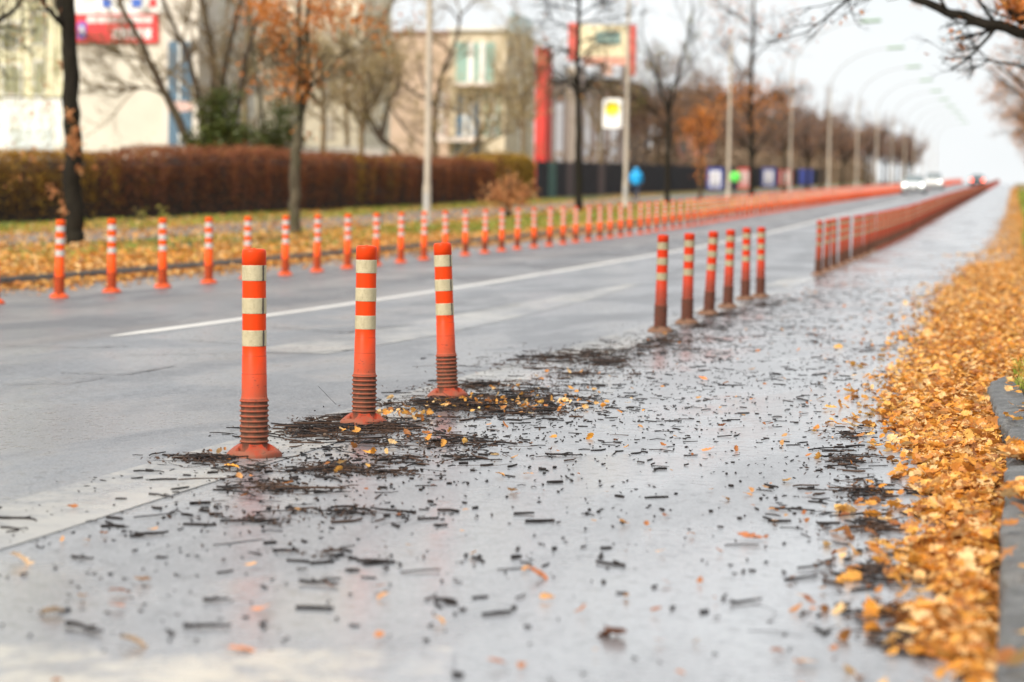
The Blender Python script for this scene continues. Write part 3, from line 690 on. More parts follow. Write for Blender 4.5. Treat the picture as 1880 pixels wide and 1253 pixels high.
tag(b.obj('bark_crumbs', [M['crumb'], M['twig2']], smooth=False), 'dark crumbs of bark and acorn cups peppered over the lane', 'debris', kind='stuff')
# leaves caught in the twig heaps
b = MB(); P = []
for px, py, n, s in [(500,838,2,.03),(730,765,34,.08),(760,770,18,.1),(830,740,14,.14),(900,748,50,.24),(980,745,34,.24),(950,720,16,.2),(640,862,5,.08),(740,838,7,.15),(850,810,10,.25),(1050,752,9,.3),(1100,700,9,.4),(420,838,3,.05),(620,795,4,.1)]:
    x0, y0 = gp(px, py)
    for k in range(n): yy_ = y0+rr.gauss(0, s); P.append((x0+rr.gauss(0, s), yy_, gz(yy_)+.014+rr.random()*.012))
P = np.array(P); scatter_leaves(b, P, RNG.uniform(.014, .042, len(P)), .6, True)
tag(b.obj('leaf_bits', M['leaf'], smooth=False), 'yellow leaf scraps caught among the twig heaps', 'leaves', kind='stuff')
# single leaves, twigs and acorns one can point to
def one_leaf(px, py, size, mat, lab, seed, tilt=.25):
    x, y = gp(px, py); V, q, t = leaf_geo(seed); b = MB(); b.add(V*size, q, t)
    o = b.obj('fallen_leaf', mat, smooth=False, loc=(x, y, gz(y)+.012)); r_ = random.Random(seed); o.rotation_euler = (r_.uniform(-tilt, tilt), r_.uniform(-tilt, tilt), r_.uniform(-.6, .6)); tag(o, lab, 'leaf', 'single leaves lying on the lane')
def flat(c, nm): return simple(nm, c, .5, .25, 25)
ly, lo, lb, lp = flat((.78,.34,.03,1), 'amber_leaf'), flat((.6,.2,.05,1), 'rust_leaf'), flat((.35,.12,.04,1), 'brown_dead_leaf'), flat((.75,.5,.28,1), 'pale_leaf')
for a_ in [(425,863,.055,ly,'amber leaf lying just in front of the nearest post foot',301),
           (678,838,.05,ly,'amber leaf lying on bare asphalt between twig heaps and the second post',302),
           (40,1037,.075,lp,'pale curled leaf cluster lying near the old faded lane line',303,.5),
           (93,1132,.055,lp,'pale yellow curled leaf on the wet lane above the old cream line',304,.7),
           (218,1094,.05,lo,'rust leaf lying upper of a close pair on the grey asphalt',305,.5),
           (213,1122,.045,lb,'dark rust leaf lying lower of a close pair on the grey asphalt',306,.5),
           (460,1045,.03,ly,'small amber leaf beside a forked twig on the open lane',307,.5),
           (918,878,.035,ly,'small flat amber leaf alone on wet asphalt among short twigs',308),
           (1082,807,.045,ly,'upright yellow leaf on the lane beside a long thin twig',309,.8),
           (1213,1020,.03,ly,'small golden leaf alone in the pale wet part of the lane',310,.5),
           (1300,832,.06,lo,'orange-brown leaf clump on the lane well before the leaf drift',311,.5),
           (1375,995,.08,lb,'dark brown leaf pair with a twig in mid lane',312,.3),
           (985,1065,.06,lb,'reddish brown crumpled leaf in the pale wet foreground',313,.6),
           (1120,1170,.08,lb,'brown crumpled leaf on the lane close to the frame bottom',314,.5),
           (1478,1226,.055,ly,'golden leaf lying lowest, just off the foot of the leaf drift',315,.6),
           (805,1147,.035,ly,'lone small golden leaf above the old cream line',316,.4),
           (910,1228,.04,lb,'dark leaf lying on the old cream line at the bottom',317,.4),
           (480,1127,.05,lo,'light orange leaf touching a short dark twig',318,.3),
           (245,1190,.06,lp,'pale twisted leaf close above the old cream line',319,.5),
           (440,1205,.06,lo,'brownish leaf with a dark twig by the cream line',320,.3),
           (1508,735,.05,ly,'yellow leaf at the outer edge of the leaf drift by the bare lane',321,.5),
           (1290,700,.05,lo,'orange leaf on the wet lane past the third post',322,.5)]:
    one_leaf(*a_)
def one_twig(px, py, L_, rad, a, lab, seed, bend=.3):
    global rr
    rr = random.Random(seed); x, y = gp(px, py); b = MB(); twig(b, 0, 0, .0, L_, rad, a, bend)
    V = np.concatenate(b.v)
    b2 = MB(); P = []; cx, cy, aa = -math.cos(a)*L_/2, -math.sin(a)*L_/2, a
    n = 7
    for i in range(n): P.append((cx, cy, rad+abs(rr.gauss(0, .0015)))); st = L_/(n-1); cx += math.cos(aa)*st; cy += math.sin(aa)*st; aa += rr.gauss(0, bend)
    b2.tube(P, [rad*(1-.5*i/n)*rr.uniform(.85,1.15) for i in range(n)], 7, cap=True)
    k = 3; p0 = np.array(P[k]); b2.tube([p0, p0+np.array([math.cos(a+.9), math.sin(a+.9), .1])*L_*.18], [rad*.6, rad*.4], 5, cap=True)
    o = b2.obj('fallen_twig', M['twig'], loc=(x, y, gz(y)+.001)); tag(o, lab, 'twig', 'single twigs lying on the lane')
for a_ in [(275,868,.11,.003,.25,'black twig with bent ends lying apart beyond the first heap',401),
           (40,957,.14,.004,.05,'short thick twig on the old faded lane line, upper of two',402),
           (45,974,.14,.003,0,'long thin twig on the old faded lane line, lower of two',403),
           (300,912,.1,.003,-.15,'thin curved twig lying across the edge of the faded line',404),
           (150,1030,.07,.004,-.4,'stubby twig slanting beside the pale curled leaf',405),
           (280,987,.1,.005,.1,'thick dark twig on open grey asphalt below the joint',406),
           (170,1158,.13,.006,-.2,'thick dark twig lying near the frame bottom, blurred',407),
           (395,1106,.06,.005,.9,'short thick stick standing steeply across the lane',408),
           (380,1157,.1,.005,.1,'dark stick ending in a brown acorn cup by the cream line',409),
           (590,1076,.11,.005,0,'dark forked stick in the wet middle foreground',410),
           (1455,938,.14,.004,0,'long straight twig on bare lane before the leaf drift',411,.06),
           (1492,903,.1,.004,-.05,'short straight twig above the long straight one',412,.06),
           (845,842,.13,.0045,.0,'straight black stick on the lane below the twig heaps',413,.05),
           (1035,838,.14,.004,.12,'straight black stick beside the upright yellow leaf',414,.06),
           (1380,1112,.1,.004,.15,'dark twig blurred in the right foreground',415),
           (60,1160,.001,.001,0,None,0)][:-1]:
    one_twig(*a_)
for i, (px, py, lab) in enumerate([(597,804,'round brown acorn lying in front of the twig heap at the second post'),(533,790,'brown acorn at the outer tip of the twig heap near the second post'),(880,753,'pale yellow acorn lying on the twig heap past the third post')]):
    x, y = gp(px, py); e_ = empty('acorn', (x, y, gz(y)+.008), i); e_.rotation_euler = (1.4, .2, i*2.)
    b = MB(); b.lathe([(0,-.012),(.004,-.010),(.0068,-.004),(.0072,.002),(.006,.007)], 16); b.obj('nut', flat((.3,.15,.06,1) if i < 2 else (.7,.52,.2,1), 'acorn_nut'), e_)
    b = MB(); b.lathe([(.0079,.002),(.0082,.005),(.006,.009),(.002,.011),(.0012,.014),(0,.0142)], 16); b.obj('cup', flat((.12,.08,.05,1), 'acorn_cup'), e_); tag(e_, lab, 'acorn', 'acorns among the twigs')
#%%PART3
# ------------------------------------------------------------------ hedges
def hedge(name, pts, hts, wd, mats_at, label, n, seed, lsz=(.05,.1), z0=LV):
    """pts: front line (x, y); hts: top heights"""
    e = empty(name, (pts[0][0], pts[0][1], gz(pts[0][1])))
    o0 = np.array([pts[0][0], pts[0][1], gz(pts[0][1])])
    P = np.array(pts, float); H = np.array(hts, float); cl = np.concatenate([[0], np.cumsum(np.hypot(*np.diff(P, axis=0).T))])
    r = np.random.default_rng(seed)
    def F_(s): return np.stack([np.interp(s, cl, P[:,0]), np.interp(s, cl, P[:,1])], -1), np.interp(s, cl, H)
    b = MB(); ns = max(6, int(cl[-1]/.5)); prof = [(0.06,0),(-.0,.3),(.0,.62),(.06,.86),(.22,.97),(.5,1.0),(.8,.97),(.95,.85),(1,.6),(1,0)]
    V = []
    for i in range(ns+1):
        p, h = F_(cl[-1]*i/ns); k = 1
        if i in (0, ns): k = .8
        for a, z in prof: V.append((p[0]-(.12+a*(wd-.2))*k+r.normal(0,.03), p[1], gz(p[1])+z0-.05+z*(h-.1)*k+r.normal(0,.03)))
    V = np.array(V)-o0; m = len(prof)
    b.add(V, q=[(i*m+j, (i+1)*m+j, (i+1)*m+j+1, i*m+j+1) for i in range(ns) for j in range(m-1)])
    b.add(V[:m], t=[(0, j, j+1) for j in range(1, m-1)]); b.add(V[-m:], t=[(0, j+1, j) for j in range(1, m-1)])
    b.obj('stems', M['core'], e, smooth=False)  # solid dark core, shade painted into the hedge's inside
    s = r.uniform(0, cl[-1], n); p, h = F_(s); face = r.random(n)
    # surface of the clipped hedge: front, top and back; fewer leaves low, dark core shows as shade
    u = np.where(face < .55, 0, np.where(face < .9, r.random(n), 1.)); z = np.where((face < .55) | (face >= .9), r.random(n)**.55, 1.)
    rounded = np.where(z > .93, .04, 0); dx = u*wd+r.normal(0, .05, n)*(1)+np.where((z > .85) & (face < .55), (z-.85)*.9, 0)
    bump = .09*np.sin(s*1.7)*np.sin(s*.63+1)+.05*np.sin(s*4.1)
    z = np.where(z >= 1, 1+r.normal(0, .035, n)-.5*np.abs(u-.5)**3, z)
    Q = np.stack([p[:,0]-dx-bump*(u == 0), p[:,1], gzv(p[:,1])+z0+z*(h+bump*.3)], 1)-o0
    jag = .05*np.sin(s*5.3)*np.sin(s*1.9+2)+.06*np.sin(s*.8); Q[:,2] += jag*(z > .8); key = np.interp(s, [c[0]*cl[-1] for c in mats_at], [c[1] for c in mats_at])+r.normal(0, .12, n)+.25*np.sin(s*2.3)*np.sin(s*.9)
    names = ['hedge_y', 'hedge_r', 'hedge_o']; idx = np.clip(np.round(key), 0, 2).astype(int)
    out_ = r.random(n) < .035; Q[out_] += np.stack([-.0*s[out_], r.normal(0,.05,out_.sum()), np.where(z[out_] > .85, r.exponential(.1, out_.sum()), 0)], 1)
    b = MB()
    for k in range(3):
        sel = idx == k
        if sel.any(): scatter_leaves(b, Q[sel], r.uniform(lsz[0], lsz[1], sel.sum()), 1, False, 4, k, 'any')
    # short stems poking out
    b.obj('foliage', [M[nm] for nm in names], e, smooth=False)
    tag(e, label, 'hedge'); return e
hedge('hedge', [(-24.4,48),(-24.0,56),(-23.6,63),(-22.9,70),(-22.3,80),(-22.1,92),(-21.9,102.5)], [1.66,1.64,1.76,1.95,1.8,1.74,1.72], 1.5,
      [(0,.0),(.22,.2),(.3,.95),(.52,1.),(.62,.5),(.72,.75),(.85,1.),(1,.9)], 'long clipped beech hedge, red-brown and yellowish, behind the footpath across the road', 62000, 5)
hedge('hedge', [(-22.3,103.2),(-22.4,107),(-22.6,112),(-22.9,116)], [1.75,2.0,2.0,1.75], 1.9, [(0,1.6),(.5,2),(1,1.8)], 'short rounded olive-yellow hedge block between the long hedge and the dark fence', 16000, 6, (.07,.13))
# ------------------------------------------------------------------ dark fence with panels
fe = empty('fence', (-23.0, 117, gz(117)+LV)); y = 117.; k = 0
fmats = {'d': simple('anthracite_slats', (.03,.028,.033,1), .8, .4, 2, spec=.2), 'g': simple('dark_green_panel', (.02,.09,.07,1), .6, .3, 2), 'r': simple('dark_red_slats', (.06,.03,.03,1), .6, .3, 2)}
while y < 300:
    ln = 2.5; zz = gz(y)+LV-(gz(117)+LV); z1_ = gz(y+ln)-gz(117); b = MB()
    b.box(-.02, .02, y-117+.05, y-117+ln-.05, min(zz,z1_)+.05, zz+1.82)
    for j in range(9): b.box(.02, .035, y-117+.06+j*.265, y-117+.06+j*.265+.21, min(zz,z1_)+.08, zz+1.78)
    b.obj('panel', fmats['g' if k in (1,) else ('r' if k in (3, 7, 12) else 'd')], fe, smooth=False)
    b = MB(); b.box(-.05, .05, y-117-.045, y-117+.045, zz-.2, zz+1.92); b.obj('post', fmats['d'], fe, smooth=False)
    y += ln; k += 1
tag(fe, 'dark slatted panel fence with one green panel, behind the footpath far across the road', 'fence')
# ------------------------------------------------------------------ posters standing along the fence
pw = simple('poster_white', (.72,.72,.76,1), .5, .08, 3); pb = simple('poster_blue', (.03,.05,.25,1), .5, .15, 3); prd = simple('poster_red', (.6,.07,.06,1), .5, .15, 3); plt = simple('poster_pale_pink', (.75,.62,.6,1), .5, .1, 3)
for i, (px, w_, ca, cb, lab) in enumerate([(1313,30,pb,pw,'blue framed poster board with pale figure shape, nearest board by the fence'),
     (1366,24,prd,plt,'red and pale poster board beside the person in green'),
     (1411,26,pb,pw,'blue framed poster board with pale figure, between two red ones'),
     (1442,24,prd,plt,'red and pale poster board just before a lamp post'),
     (1479,24,pb,pb,'all dark blue poster board farthest along the fence')]):
    d = [168, 190, 212, 232, 255][i]; c = at(px, 330, d); g = gz(d)+LV; sc = d/F; wd = w_*sc/2; z0, z1 = at(px, 349 if i < 2 else 347, d)[2], at(px, 308 if i < 3 else 311, d)[2]
    e = empty('poster_board', (c[0], d, g)); hz0, hz1 = max(z0-g, .1), z1-g
    b = MB(); b.box(-wd, wd, -.03, .03, hz0, hz1); b.obj('board', ca, e, smooth=False)
    b = MB(); b.box(-wd*.66, wd*.66, -.036, -.031, hz0+(hz1-hz0)*.12, hz0+(hz1-hz0)*.85)
    b.obj('print', cb, e, smooth=False)
    if cb is not ca:
        b = MB(); hc = hz0+(hz1-hz0)*.62; b.lathe([(0,0),(wd*.3,.0),(wd*.3,.004)], 16); 
        b2 = MB(); b2.obox((0,-.039,hc-.35*(hz1-hz0)), (wd*.5,0,0), (0,.001,0), (0,0,.12*(hz1-hz0))); b2.obox((0,-.039,hc), (wd*.22,0,0), (0,.001,0), (0,0,.13*(hz1-hz0))); b2.obj('motif', simple('motif', (.3,.3,.36,1) if ca is pb else (.65,.3,.28,1), .5, .2, 6), e, smooth=False)
    for s_ in (-1, 1):
        b = MB(); b.box(s_*wd-.03, s_*wd+.03, .031, .08, 0, hz1); b.obj('leg', M['steel'], e, smooth=False)
    tag(e, lab, 'poster board', 'poster boards along the fence')
# ------------------------------------------------------------------ trees
def wob(P, amp, n, r):
    P = np.asarray(P, float); k = len(P); t = np.linspace(0, k-1, n); Q = np.stack([np.interp(t, range(k), P[:,i]) for i in range(3)], 1)
    # smooth
    for _ in range(2): Q[1:-1] = (Q[:-2]+2*Q[1:-1]+Q[2:])/4
    Q[1:-1] += r.normal(0, amp, (n-2, 3)); return Q
def grow(b, start, d, L_, rad, lev, r, cfg, tips):
    n = 5 if lev > 0 else 4; P = [start]; p = start; dd = d/np.linalg.norm(d)
    for i in range(n-1):
        dd = dd+r.normal(0, cfg['wig'], 3); dd[2] += cfg['up']-cfg.get('droop', 0)*(lev == 0); dd /= np.linalg.norm(dd); p = p+dd*L_/(n-1); P.append(p)
    P = np.array(P); R = np.linspace(rad, rad*(.45 if lev > 0 else .35), n)
    b[lev].tube(P, R, 5 if lev > 1 else 3)
    if lev == 0: tips.append(P[-1]); tips.append(P[2]); return
    k = cfg['kids'][lev]
    for j in range(k):
        t = r.uniform(.25, 1.); i = min(int(t*(n-1)), n-2); f = t*(n-1)-i; q = P[i]*(1-f)+P[i+1]*f
        ax = r.normal(0, 1, 3); T = P[i+1]-P[i]; T /= np.linalg.norm(T); ax -= ax@T*T; ax /= np.linalg.norm(ax)
        nd = T*math.cos(cfg['ang'])+ax*math.sin(cfg['ang'])
        grow(b, q, nd, L_*cfg['ratio']*r.uniform(.7, 1.15)*(1.1-.4*t), rad*(.5 if lev > 1 else .45), lev-1, r, cfg, tips)
def tree(base, limbs, label, bark_m, twig_m, leaf=None, seed=1, cfg=None, name='tree', group=None, spawn=(7, 1.8), leafn=0, leafsz=(.06,.1), lev=2, clusters=(), detail=False):
    """limbs: polylines with radii [(pts, r0, r1, spawn_from_height)], coordinates relative to base"""
    r = np.random.default_rng(seed); e = empty(name, base)
    C = dict(wig=.16, up=.06, ang=.75, ratio=.55, kids=[0, 5, 5, 5]); C.update(cfg or {})
    tr = MB(); tips = []; lv = {3: MB(), 2: MB(), 1: MB(), 0: MB()}
    first = True
    for pts, ra, rb, sp in limbs:
        n = max(8, len(pts)*4); Q = wob(pts, ra*.12, n, r); R = np.linspace(ra, rb, n)
        if first: R[0] *= 1.35; R[1] *= 1.12; first = False
        tr.tube(Q, R, 12 if ra > .06 else 7, cap=True)
        cnt, ln = spawn; cnt = int(cnt if sp >= 0 else 0)
        for j in range(cnt):
            t = r.uniform(max(sp, 0), 1.); i = min(int(t*(n-1)), n-2); T = Q[i+1]-Q[i]; T /= np.linalg.norm(T); ax = r.normal(0, 1, 3); ax -= ax@T*T; ax /= np.linalg.norm(ax)
            a = C['ang']*r.uniform(.8, 1.35); grow(lv, Q[i], T*math.cos(a)+ax*math.sin(a), ln*r.uniform(.6, 1.2)*(1.15-.5*t), max(.008, R[i]*.42, C.get('rmin', 0)), lev, r, C, tips)
        grow(lv, Q[-1], Q[-1]-Q[-2], ln*.8, R[-1]*.8, lev, r, C, tips)
    tr.obj('trunk', bark_m, e)
    br = MB()
    for k in lv:
        if lv[k].n: 
            br.v += lv[k].v; br.q += [q+br.n for q in lv[k].q]; br.mq += lv[k].mq; br.n += lv[k].n
    if br.n: br.obj('crown', twig_m, e)
    if leaf is not None:
        T = np.array(tips) if len(tips) else np.zeros((0,3)); lb = MB()
        if leafn and len(T):
            k = r.integers(0, len(T), leafn); P = T[k]+r.normal(0, .08 if leafsz[1] < .2 else .2, (leafn, 3)); scatter_leaves(lb, P, r.uniform(*leafsz, leafn), 1, False, 6, 0, 'any')
        for c, rad, n in clusters:
            P = np.asarray(c)+np.clip(r.normal(0, .5, (n, 3)), -1.1, 1.1)*np.asarray(rad); scatter_leaves(lb, P, r.uniform(*leafsz, n), 1, detail, 6, 0, 'any')
        if lb.n: lb.obj('foliage', leaf, e, smooth=False)
    tag(e, label, 'tree', group); return e
def base_at(X, d): return np.array([X, d, gz(d)+LV-.03])
def rel(B, d, *pp, dy=0):
    """photo points at depth d, relative to base"""
    return [at(x, y, d+(dy*i/len(pp)))-B for i, (x, y) in enumerate(pp)]
# T1: the dark trunk across the road
B = np.array([-15.13, 37.5, gz(37.5)+LV-.03]); d = 37.5
L1 = rel(B, d, (138,468),(137,420),(136,340),(133,250),(130,150),(126,60),(122,-40),(116,-180),(105,-330))
tree(B, [(L1, .165, .10, .55), (rel(B, d, (127,80),(112,20),(95,-60),(60,-160),(10,-260), dy=.6), .07, .035, .3), (rel(B, d, (122,-30),(160,-110),(200,-220),(230,-330), dy=-1), .07, .03, .2),
         (rel(B, d, (137,420),(120,395),(100,385)), .012, .006, -1), (rel(B, d, (136,395),(118,372),(102,352)), .01, .005, -1), (rel(B, d, (135,250),(125,225),(118,205)), .01, .005, -1)],
     'dark oak trunk with rust leaf tufts growing from the bark, standing in the leafy verge', M['bark_dark'], M['bark_dark'], M['leaftan'], 11, dict(kids=[0,4,5,5]), 'oak_tree', None, (9, 1.6), 900, (.05,.09),
     clusters=[(rel(B, d-.25, (136,265))[0], (.12,.12,.2), 110), (rel(B, d-.2, (140,240))[0], (.08,.1,.1), 40), (rel(B, d, (122,388))[0], (.13,.15,.08), 55), (rel(B, d, (98,352))[0], (.12,.12,.1), 45), (rel(B, d, (122,372))[0], (.1,.1,.08), 30), (rel(B, d, (115,308))[0], (.06,.1,.1), 14), (rel(B, d-.2, (128,212))[0], (.07,.1,.12), 40), (rel(B, d, (112,118))[0], (.06,.1,.1), 16), (rel(B, d, (118,22))[0], (.08,.1,.08), 26), (rel(B, d-.2,(147,310))[0], (.05,.08,.07), 14), (rel(B,d,(175,308))[0],(.06,.1,.06),10)], detail=False)
# T2
B = np.array([-14.5, 49., gz(49)+LV-.03]); d = 49.
limbs = [(rel(B, d, (541,445),(541,380),(542,310),(545,262),(548,222)), .125, .11, -1), (rel(B, d, (547,230),(549,150),(548,70),(550,-30),(545,-180)), .075, .04, .12), (rel(B, d, (547,232),(562,190),(567,110),(562,60),(570,-30),(590,-200), dy=.5), .065, .035, .12),
         (rel(B, d, (548,215),(535,190),(520,150),(480,110)), .03, .012, .3), (rel(B, d, (565,150),(600,110),(640,95),(690,60), dy=-.5), .025, .01, .3)]
cl = [(rel(B, d+o, (x, y))[0], (.35,.5,.28), n) for x, y, n, o in [(480,20,120,0),(505,45,110,.3),(500,5,110,-.3),(600,25,120,.2),(640,5,90,-.2),(560,95,70,.3),(575,40,90,0),(530,130,90,.2),(520,165,60,.1),(545,170,50,-.3),(505,85,50,.1),(570,135,60,0),(690,60,50,.2),(660,35,60,.3),(450,15,60,.1),(620,40,60,.1),(540,60,80,0),(520,30,80,0),(580,5,80,0),(548,155,40,0),(555,240,12,0)]]
tree(B, limbs, 'forked street tree with clusters of orange leaves, bare grey trunk below', M['bark_grey'], M['bark_dark'], M['leaforange'], 12, dict(kids=[0,4,4,5]), 'oak_tree', None, (6, 1.2), 250, (.07,.13), clusters=[(c, r_, int(n_*1.0)) for c, r_, n_ in cl])
# T3 straight conical tree with whorled bare branches
B = base_at(-14.5, 81); d = 81.
top = rel(B, d, (1062,398),(1062,300),(1061,200),(1060,120),(1062,40),(1062,-60))
lb_ = [(top, .13, .05, .45)]
for a_ in [(150,995,125),(130,1120,150),(100,1000,85),(80,1130,60),(60,1010,40),(45,1150,30),(20,1000,10),(30,1110,5),(150,1110,170),(165,1020,150),(110,1110,120),(0,1020,-30),(0,1100,-20)]:
    lb_.append((rel(B, d, (1061,a_[0]),((1061+a_[1])/2,(a_[0]+a_[2])/2-3),(a_[1],a_[2]), dy=random.uniform(-1,1)), .035, .014, .2))
tree(B, lb_, 'bare straight street tree with whorled side branches in front of the tall billboard', M['bark_dark'], M['bark_dark'], M['leaforange'], 13, dict(kids=[0,5,5,5], up=.02, rmin=.014), 'street_tree', None, (9, 1.1), 60, (.1,.16))
# T4
B = base_at(-14.5, 102); d = 102.
tree(B, [(rel(B, d, (1226,395),(1226,300),(1228,250),(1228,212)), .12, .1, -1), (rel(B, d, (1228,215),(1215,170),(1200,120),(1185,80), dy=-1), .07, .03, .15), (rel(B, d, (1228,215),(1238,160),(1250,110),(1266,70),(1272,20), dy=1), .07, .03, .15), (rel(B,d,(1226,240),(1205,205),(1180,190)), .03,.015,.3)],
     'bare forked street tree with thin upright branches against the white sky', M['bark_dark'], M['bark_dark'], M['bud'], 14, dict(kids=[0,5,5,5], rmin=.018), 'street_tree', None, (11, 1.8), 500, (.06,.1))
# T5 little orange round tree
B = base_at(-14.5, 113); d = 113.
cl = [(rel(B, d+o, (x, y))[0], (.5,.5,.4), n) for x, y, n, o in [(1265,240,80,0),(1285,212,110,0),(1300,228,110,.3),(1290,250,110,0),(1270,222,60,-.3),(1305,245,70,0),(1255,225,35,0),(1285,275,60,0),(1288,300,40,0),(1287,325,40,0)]]
tree(B, [(rel(B, d, (1286,380),(1286,320),(1285,270),(1284,225)), .1, .05, .6), (rel(B,d,(1285,270),(1268,245),(1255,225)),.04,.02,.4), (rel(B,d,(1285,270),(1298,245),(1306,222)),.04,.02,.4)], 'small round tree with bright orange leaves before the fence', M['bark_brown'], M['bark_brown'], M['leaforange'], 15, None, 'street_tree', None, (5, .8), 250, (.1,.18), clusters=cl)
# T6
B = base_at(-14.5, 135); d = 135.
cl = [(rel(B, d+o, (x, y))[0], (.9,.9,.55), n) for x, y, n, o in [(1315,195,60,0),(1330,180,80,.5),(1370,185,120,0),(1400,190,110,.4),(1395,160,80,0),(1360,160,70,0),(1425,175,60,0),(1440,195,50,-.4),(1340,165,50,0),(1385,230,50,0),(1310,205,45,0)]]
tree(B, [(rel(B, d, (1380,372),(1380,300),(1379,200),(1380,100),(1385,30),(1382,-40)), .15, .05, .35), (rel(B,d,(1380,215),(1350,190),(1315,180), dy=1),.06,.03,.3), (rel(B,d,(1380,200),(1415,170),(1450,165), dy=-1),.06,.03,.3),(rel(B,d,(1381,150),(1350,110),(1330,90)),.05,.02,.3),(rel(B,d,(1382,110),(1410,80),(1450,75)),.05,.02,.3),(rel(B,d,(1382,60),(1360,30),(1340,20)),.04,.02,.3)],
     'dark street tree with orange leaves on its lower limbs and bare top', M['bark_dark'], M['bark_dark'], M['leaforange'], 16, dict(kids=[0,5,5,5], rmin=.02), 'street_tree', None, (9, 2.0), 600, (.12,.2), clusters=cl)
# bush-like sapling with peach leaves at the verge
B = base_at(-14.5, 69.9); d = 69.9
cl = [(rel(B, d+o, (x, y))[0], (.3,.35,.2), n) for x, y, n, o in [(915,352,110,0),(935,340,100,.2),(955,355,110,0),(930,368,110,-.1),(950,372,80,0),(900,372,40,0),(968,362,40,0),(938,325,35,0),(925,385,30,0),(884,362,16,0)]]
tree(B, [(rel(B, d, (934,410),(934,392),(933,378),(934,355),(936,330)), .09, .03, .5), (rel(B,d,(933,385),(915,365),(900,355)),.035,.015,.3),(rel(B,d,(933,385),(952,365),(970,352)),.035,.015,.3)], 'waist-high young tree bushy with peach-brown leaves behind the post row', M['bark_dark'], M['bark_brown'], M['leaftan'], 17, None, 'young_tree', None, (4, .4), 200, (.07,.13), clusters=cl)
# yellow saplings
for px, yb, yt, n, sd, lab in [(262,432,388,34,31,'thin yellow-green sapling beside the hedge foot, shorter of the two'), (293,470,384,46,32,'thin yellow-green sapling with a dark stem between two posts')]:
    d = 47. if sd == 31 else 38.; c = at(px, yb, d); B = np.array([c[0], d, gz(d)+LV-.02])
    P_ = rel(B, d, (px, yb), (px-2 if sd == 31 else px+2, (yb+yt)/2), (px-5 if sd == 31 else px+6, yt))
    P_[0][2] = 0
    tree(B, [(P_, .012, .005, -1)], lab, M['bark_dark'], M['bark_brown'], M['bud'], sd, None, 'sapling', None, (0, .1), 0, (.05,.09), clusters=[(np.array(P_[1])*.4+np.array(P_[2])*.6, (.12,.14,.22), n)])
# trees behind the hedge -------------------------------------------------
BR = 'bare trees standing behind the hedges'
d = 76.; c = at(375, 280, d); B = np.array([c[0], d, gz(d)])
z_ = lambda P: [np.array([P[0][0]*.6, 0, 0.])]+P
mult = [(z_(rel(B, d, (350,275),(325,215),(300,165),(278,120),(262,85),(238,40),(212,-10),(180,-90))), .17, .07, .3),
        (z_(rel(B, d, (388,275),(392,200),(395,140),(385,70),(372,0),(350,-90), dy=1)), .16, .07, .3),
        (z_(rel(B, d, (400,275),(405,190),(412,120),(430,50),(445,-20),(470,-110), dy=-1)), .15, .06, .3),
        (z_(rel(B, d, (385,275),(365,180),(345,100),(310,30),(285,-40), dy=-1.5)), .13, .05, .3),
        (z_(rel(B, d, (410,280),(440,190),(452,100),(480,10),(500,-80), dy=1.5)), .12, .05, .3),
        (rel(B, d, (305,175),(270,160),(220,165),(170,158), dy=-1), .05, .015, .2), (rel(B, d, (275,115),(235,100),(200,95)), .04, .015, .2)]
cl = [(rel(B, d-.5, (x, y))[0], (.6,.6,.4), 300) for x, y in [(372,262),(395,245),(412,220),(380,270),(432,258),(388,200),(418,272),(402,230),(440,240),(410,180)]]
tree(B, mult, 'many-stemmed bare tree rising behind the hedge with dark ivy round its foot', M['bark_brown'], M['bark_tan'], M['ivy'], 41, dict(kids=[0,6,6,7], ang=.65, wig=.2, rmin=.03), 'bare_tree', BR, (10, 2.2), 0, (.1,.2), clusters=cl)
d = 82.; c = at(490, 280, d); B = np.array([c[0], d, gz(d)])
tree(B, [(z_(rel(B, d, (485,280),(480,210),(470,130),(455,40),(450,-60))), .1, .05, .2), (z_(rel(B, d, (505,280),(515,200),(530,120),(560,40))), .09, .04, .2)], 'slim pair of bare stems wrapped low in evergreen leaves behind the hedge', M['bark_grey'], M['bark_tan'], M['ivy'], 42, dict(kids=[0,5,6,6], wig=.2), 'bare_tree', BR, (9, 2.2), 0, (.1,.2),
     clusters=[(rel(B, d-.5, (x, y))[0], (.65,.6,.42), 240) for x, y in [(478,262),(500,245),(520,228),(470,275),(508,270),(524,200),(535,255)]])
# weeping tree far left
d = 74.; c = at(-60, 290, d); B = np.array([c[0], d, gz(d)]); r_ = np.random.default_rng(9)
wl = [(z_(rel(B, d, (-60,280),(-50,120),(-20,-20),(40,-120))), .2, .08, -1)]
for k in range(46):
    sx = r_.uniform(-40, 118); sy = r_.uniform(-130, -30); ln = r_.uniform(90, 330); dd = r_.uniform(-2, 2)
    wl.append((rel(B, d+dd, (20+.4*(sx-20), -90), (sx-6, sy-10), (sx, sy+ln*.3), (sx+r_.uniform(-6, 6), sy+ln*.7), (sx+r_.uniform(-10, 10), sy+ln)), .022, .006, -1))
cl = []
for k in range(150):
    x = r_.uniform(-40, 118); y = r_.uniform(-60, 215) if r_.random() < .85 else r_.uniform(200, 275); cl.append((rel(B, d+r_.uniform(-2, 2), (x, y))[0], (.12,.2,.5), 20))
tree(B, wl, 'weeping tree with hanging yellow-green twigs in front of the white building', M['bark_brown'], M['bark_tan'], M['bud'], 43, dict(kids=[0,3,3,3], droop=.4), 'willow_tree', BR, (0, .6), 0, (.05,.1), lev=1, clusters=cl)
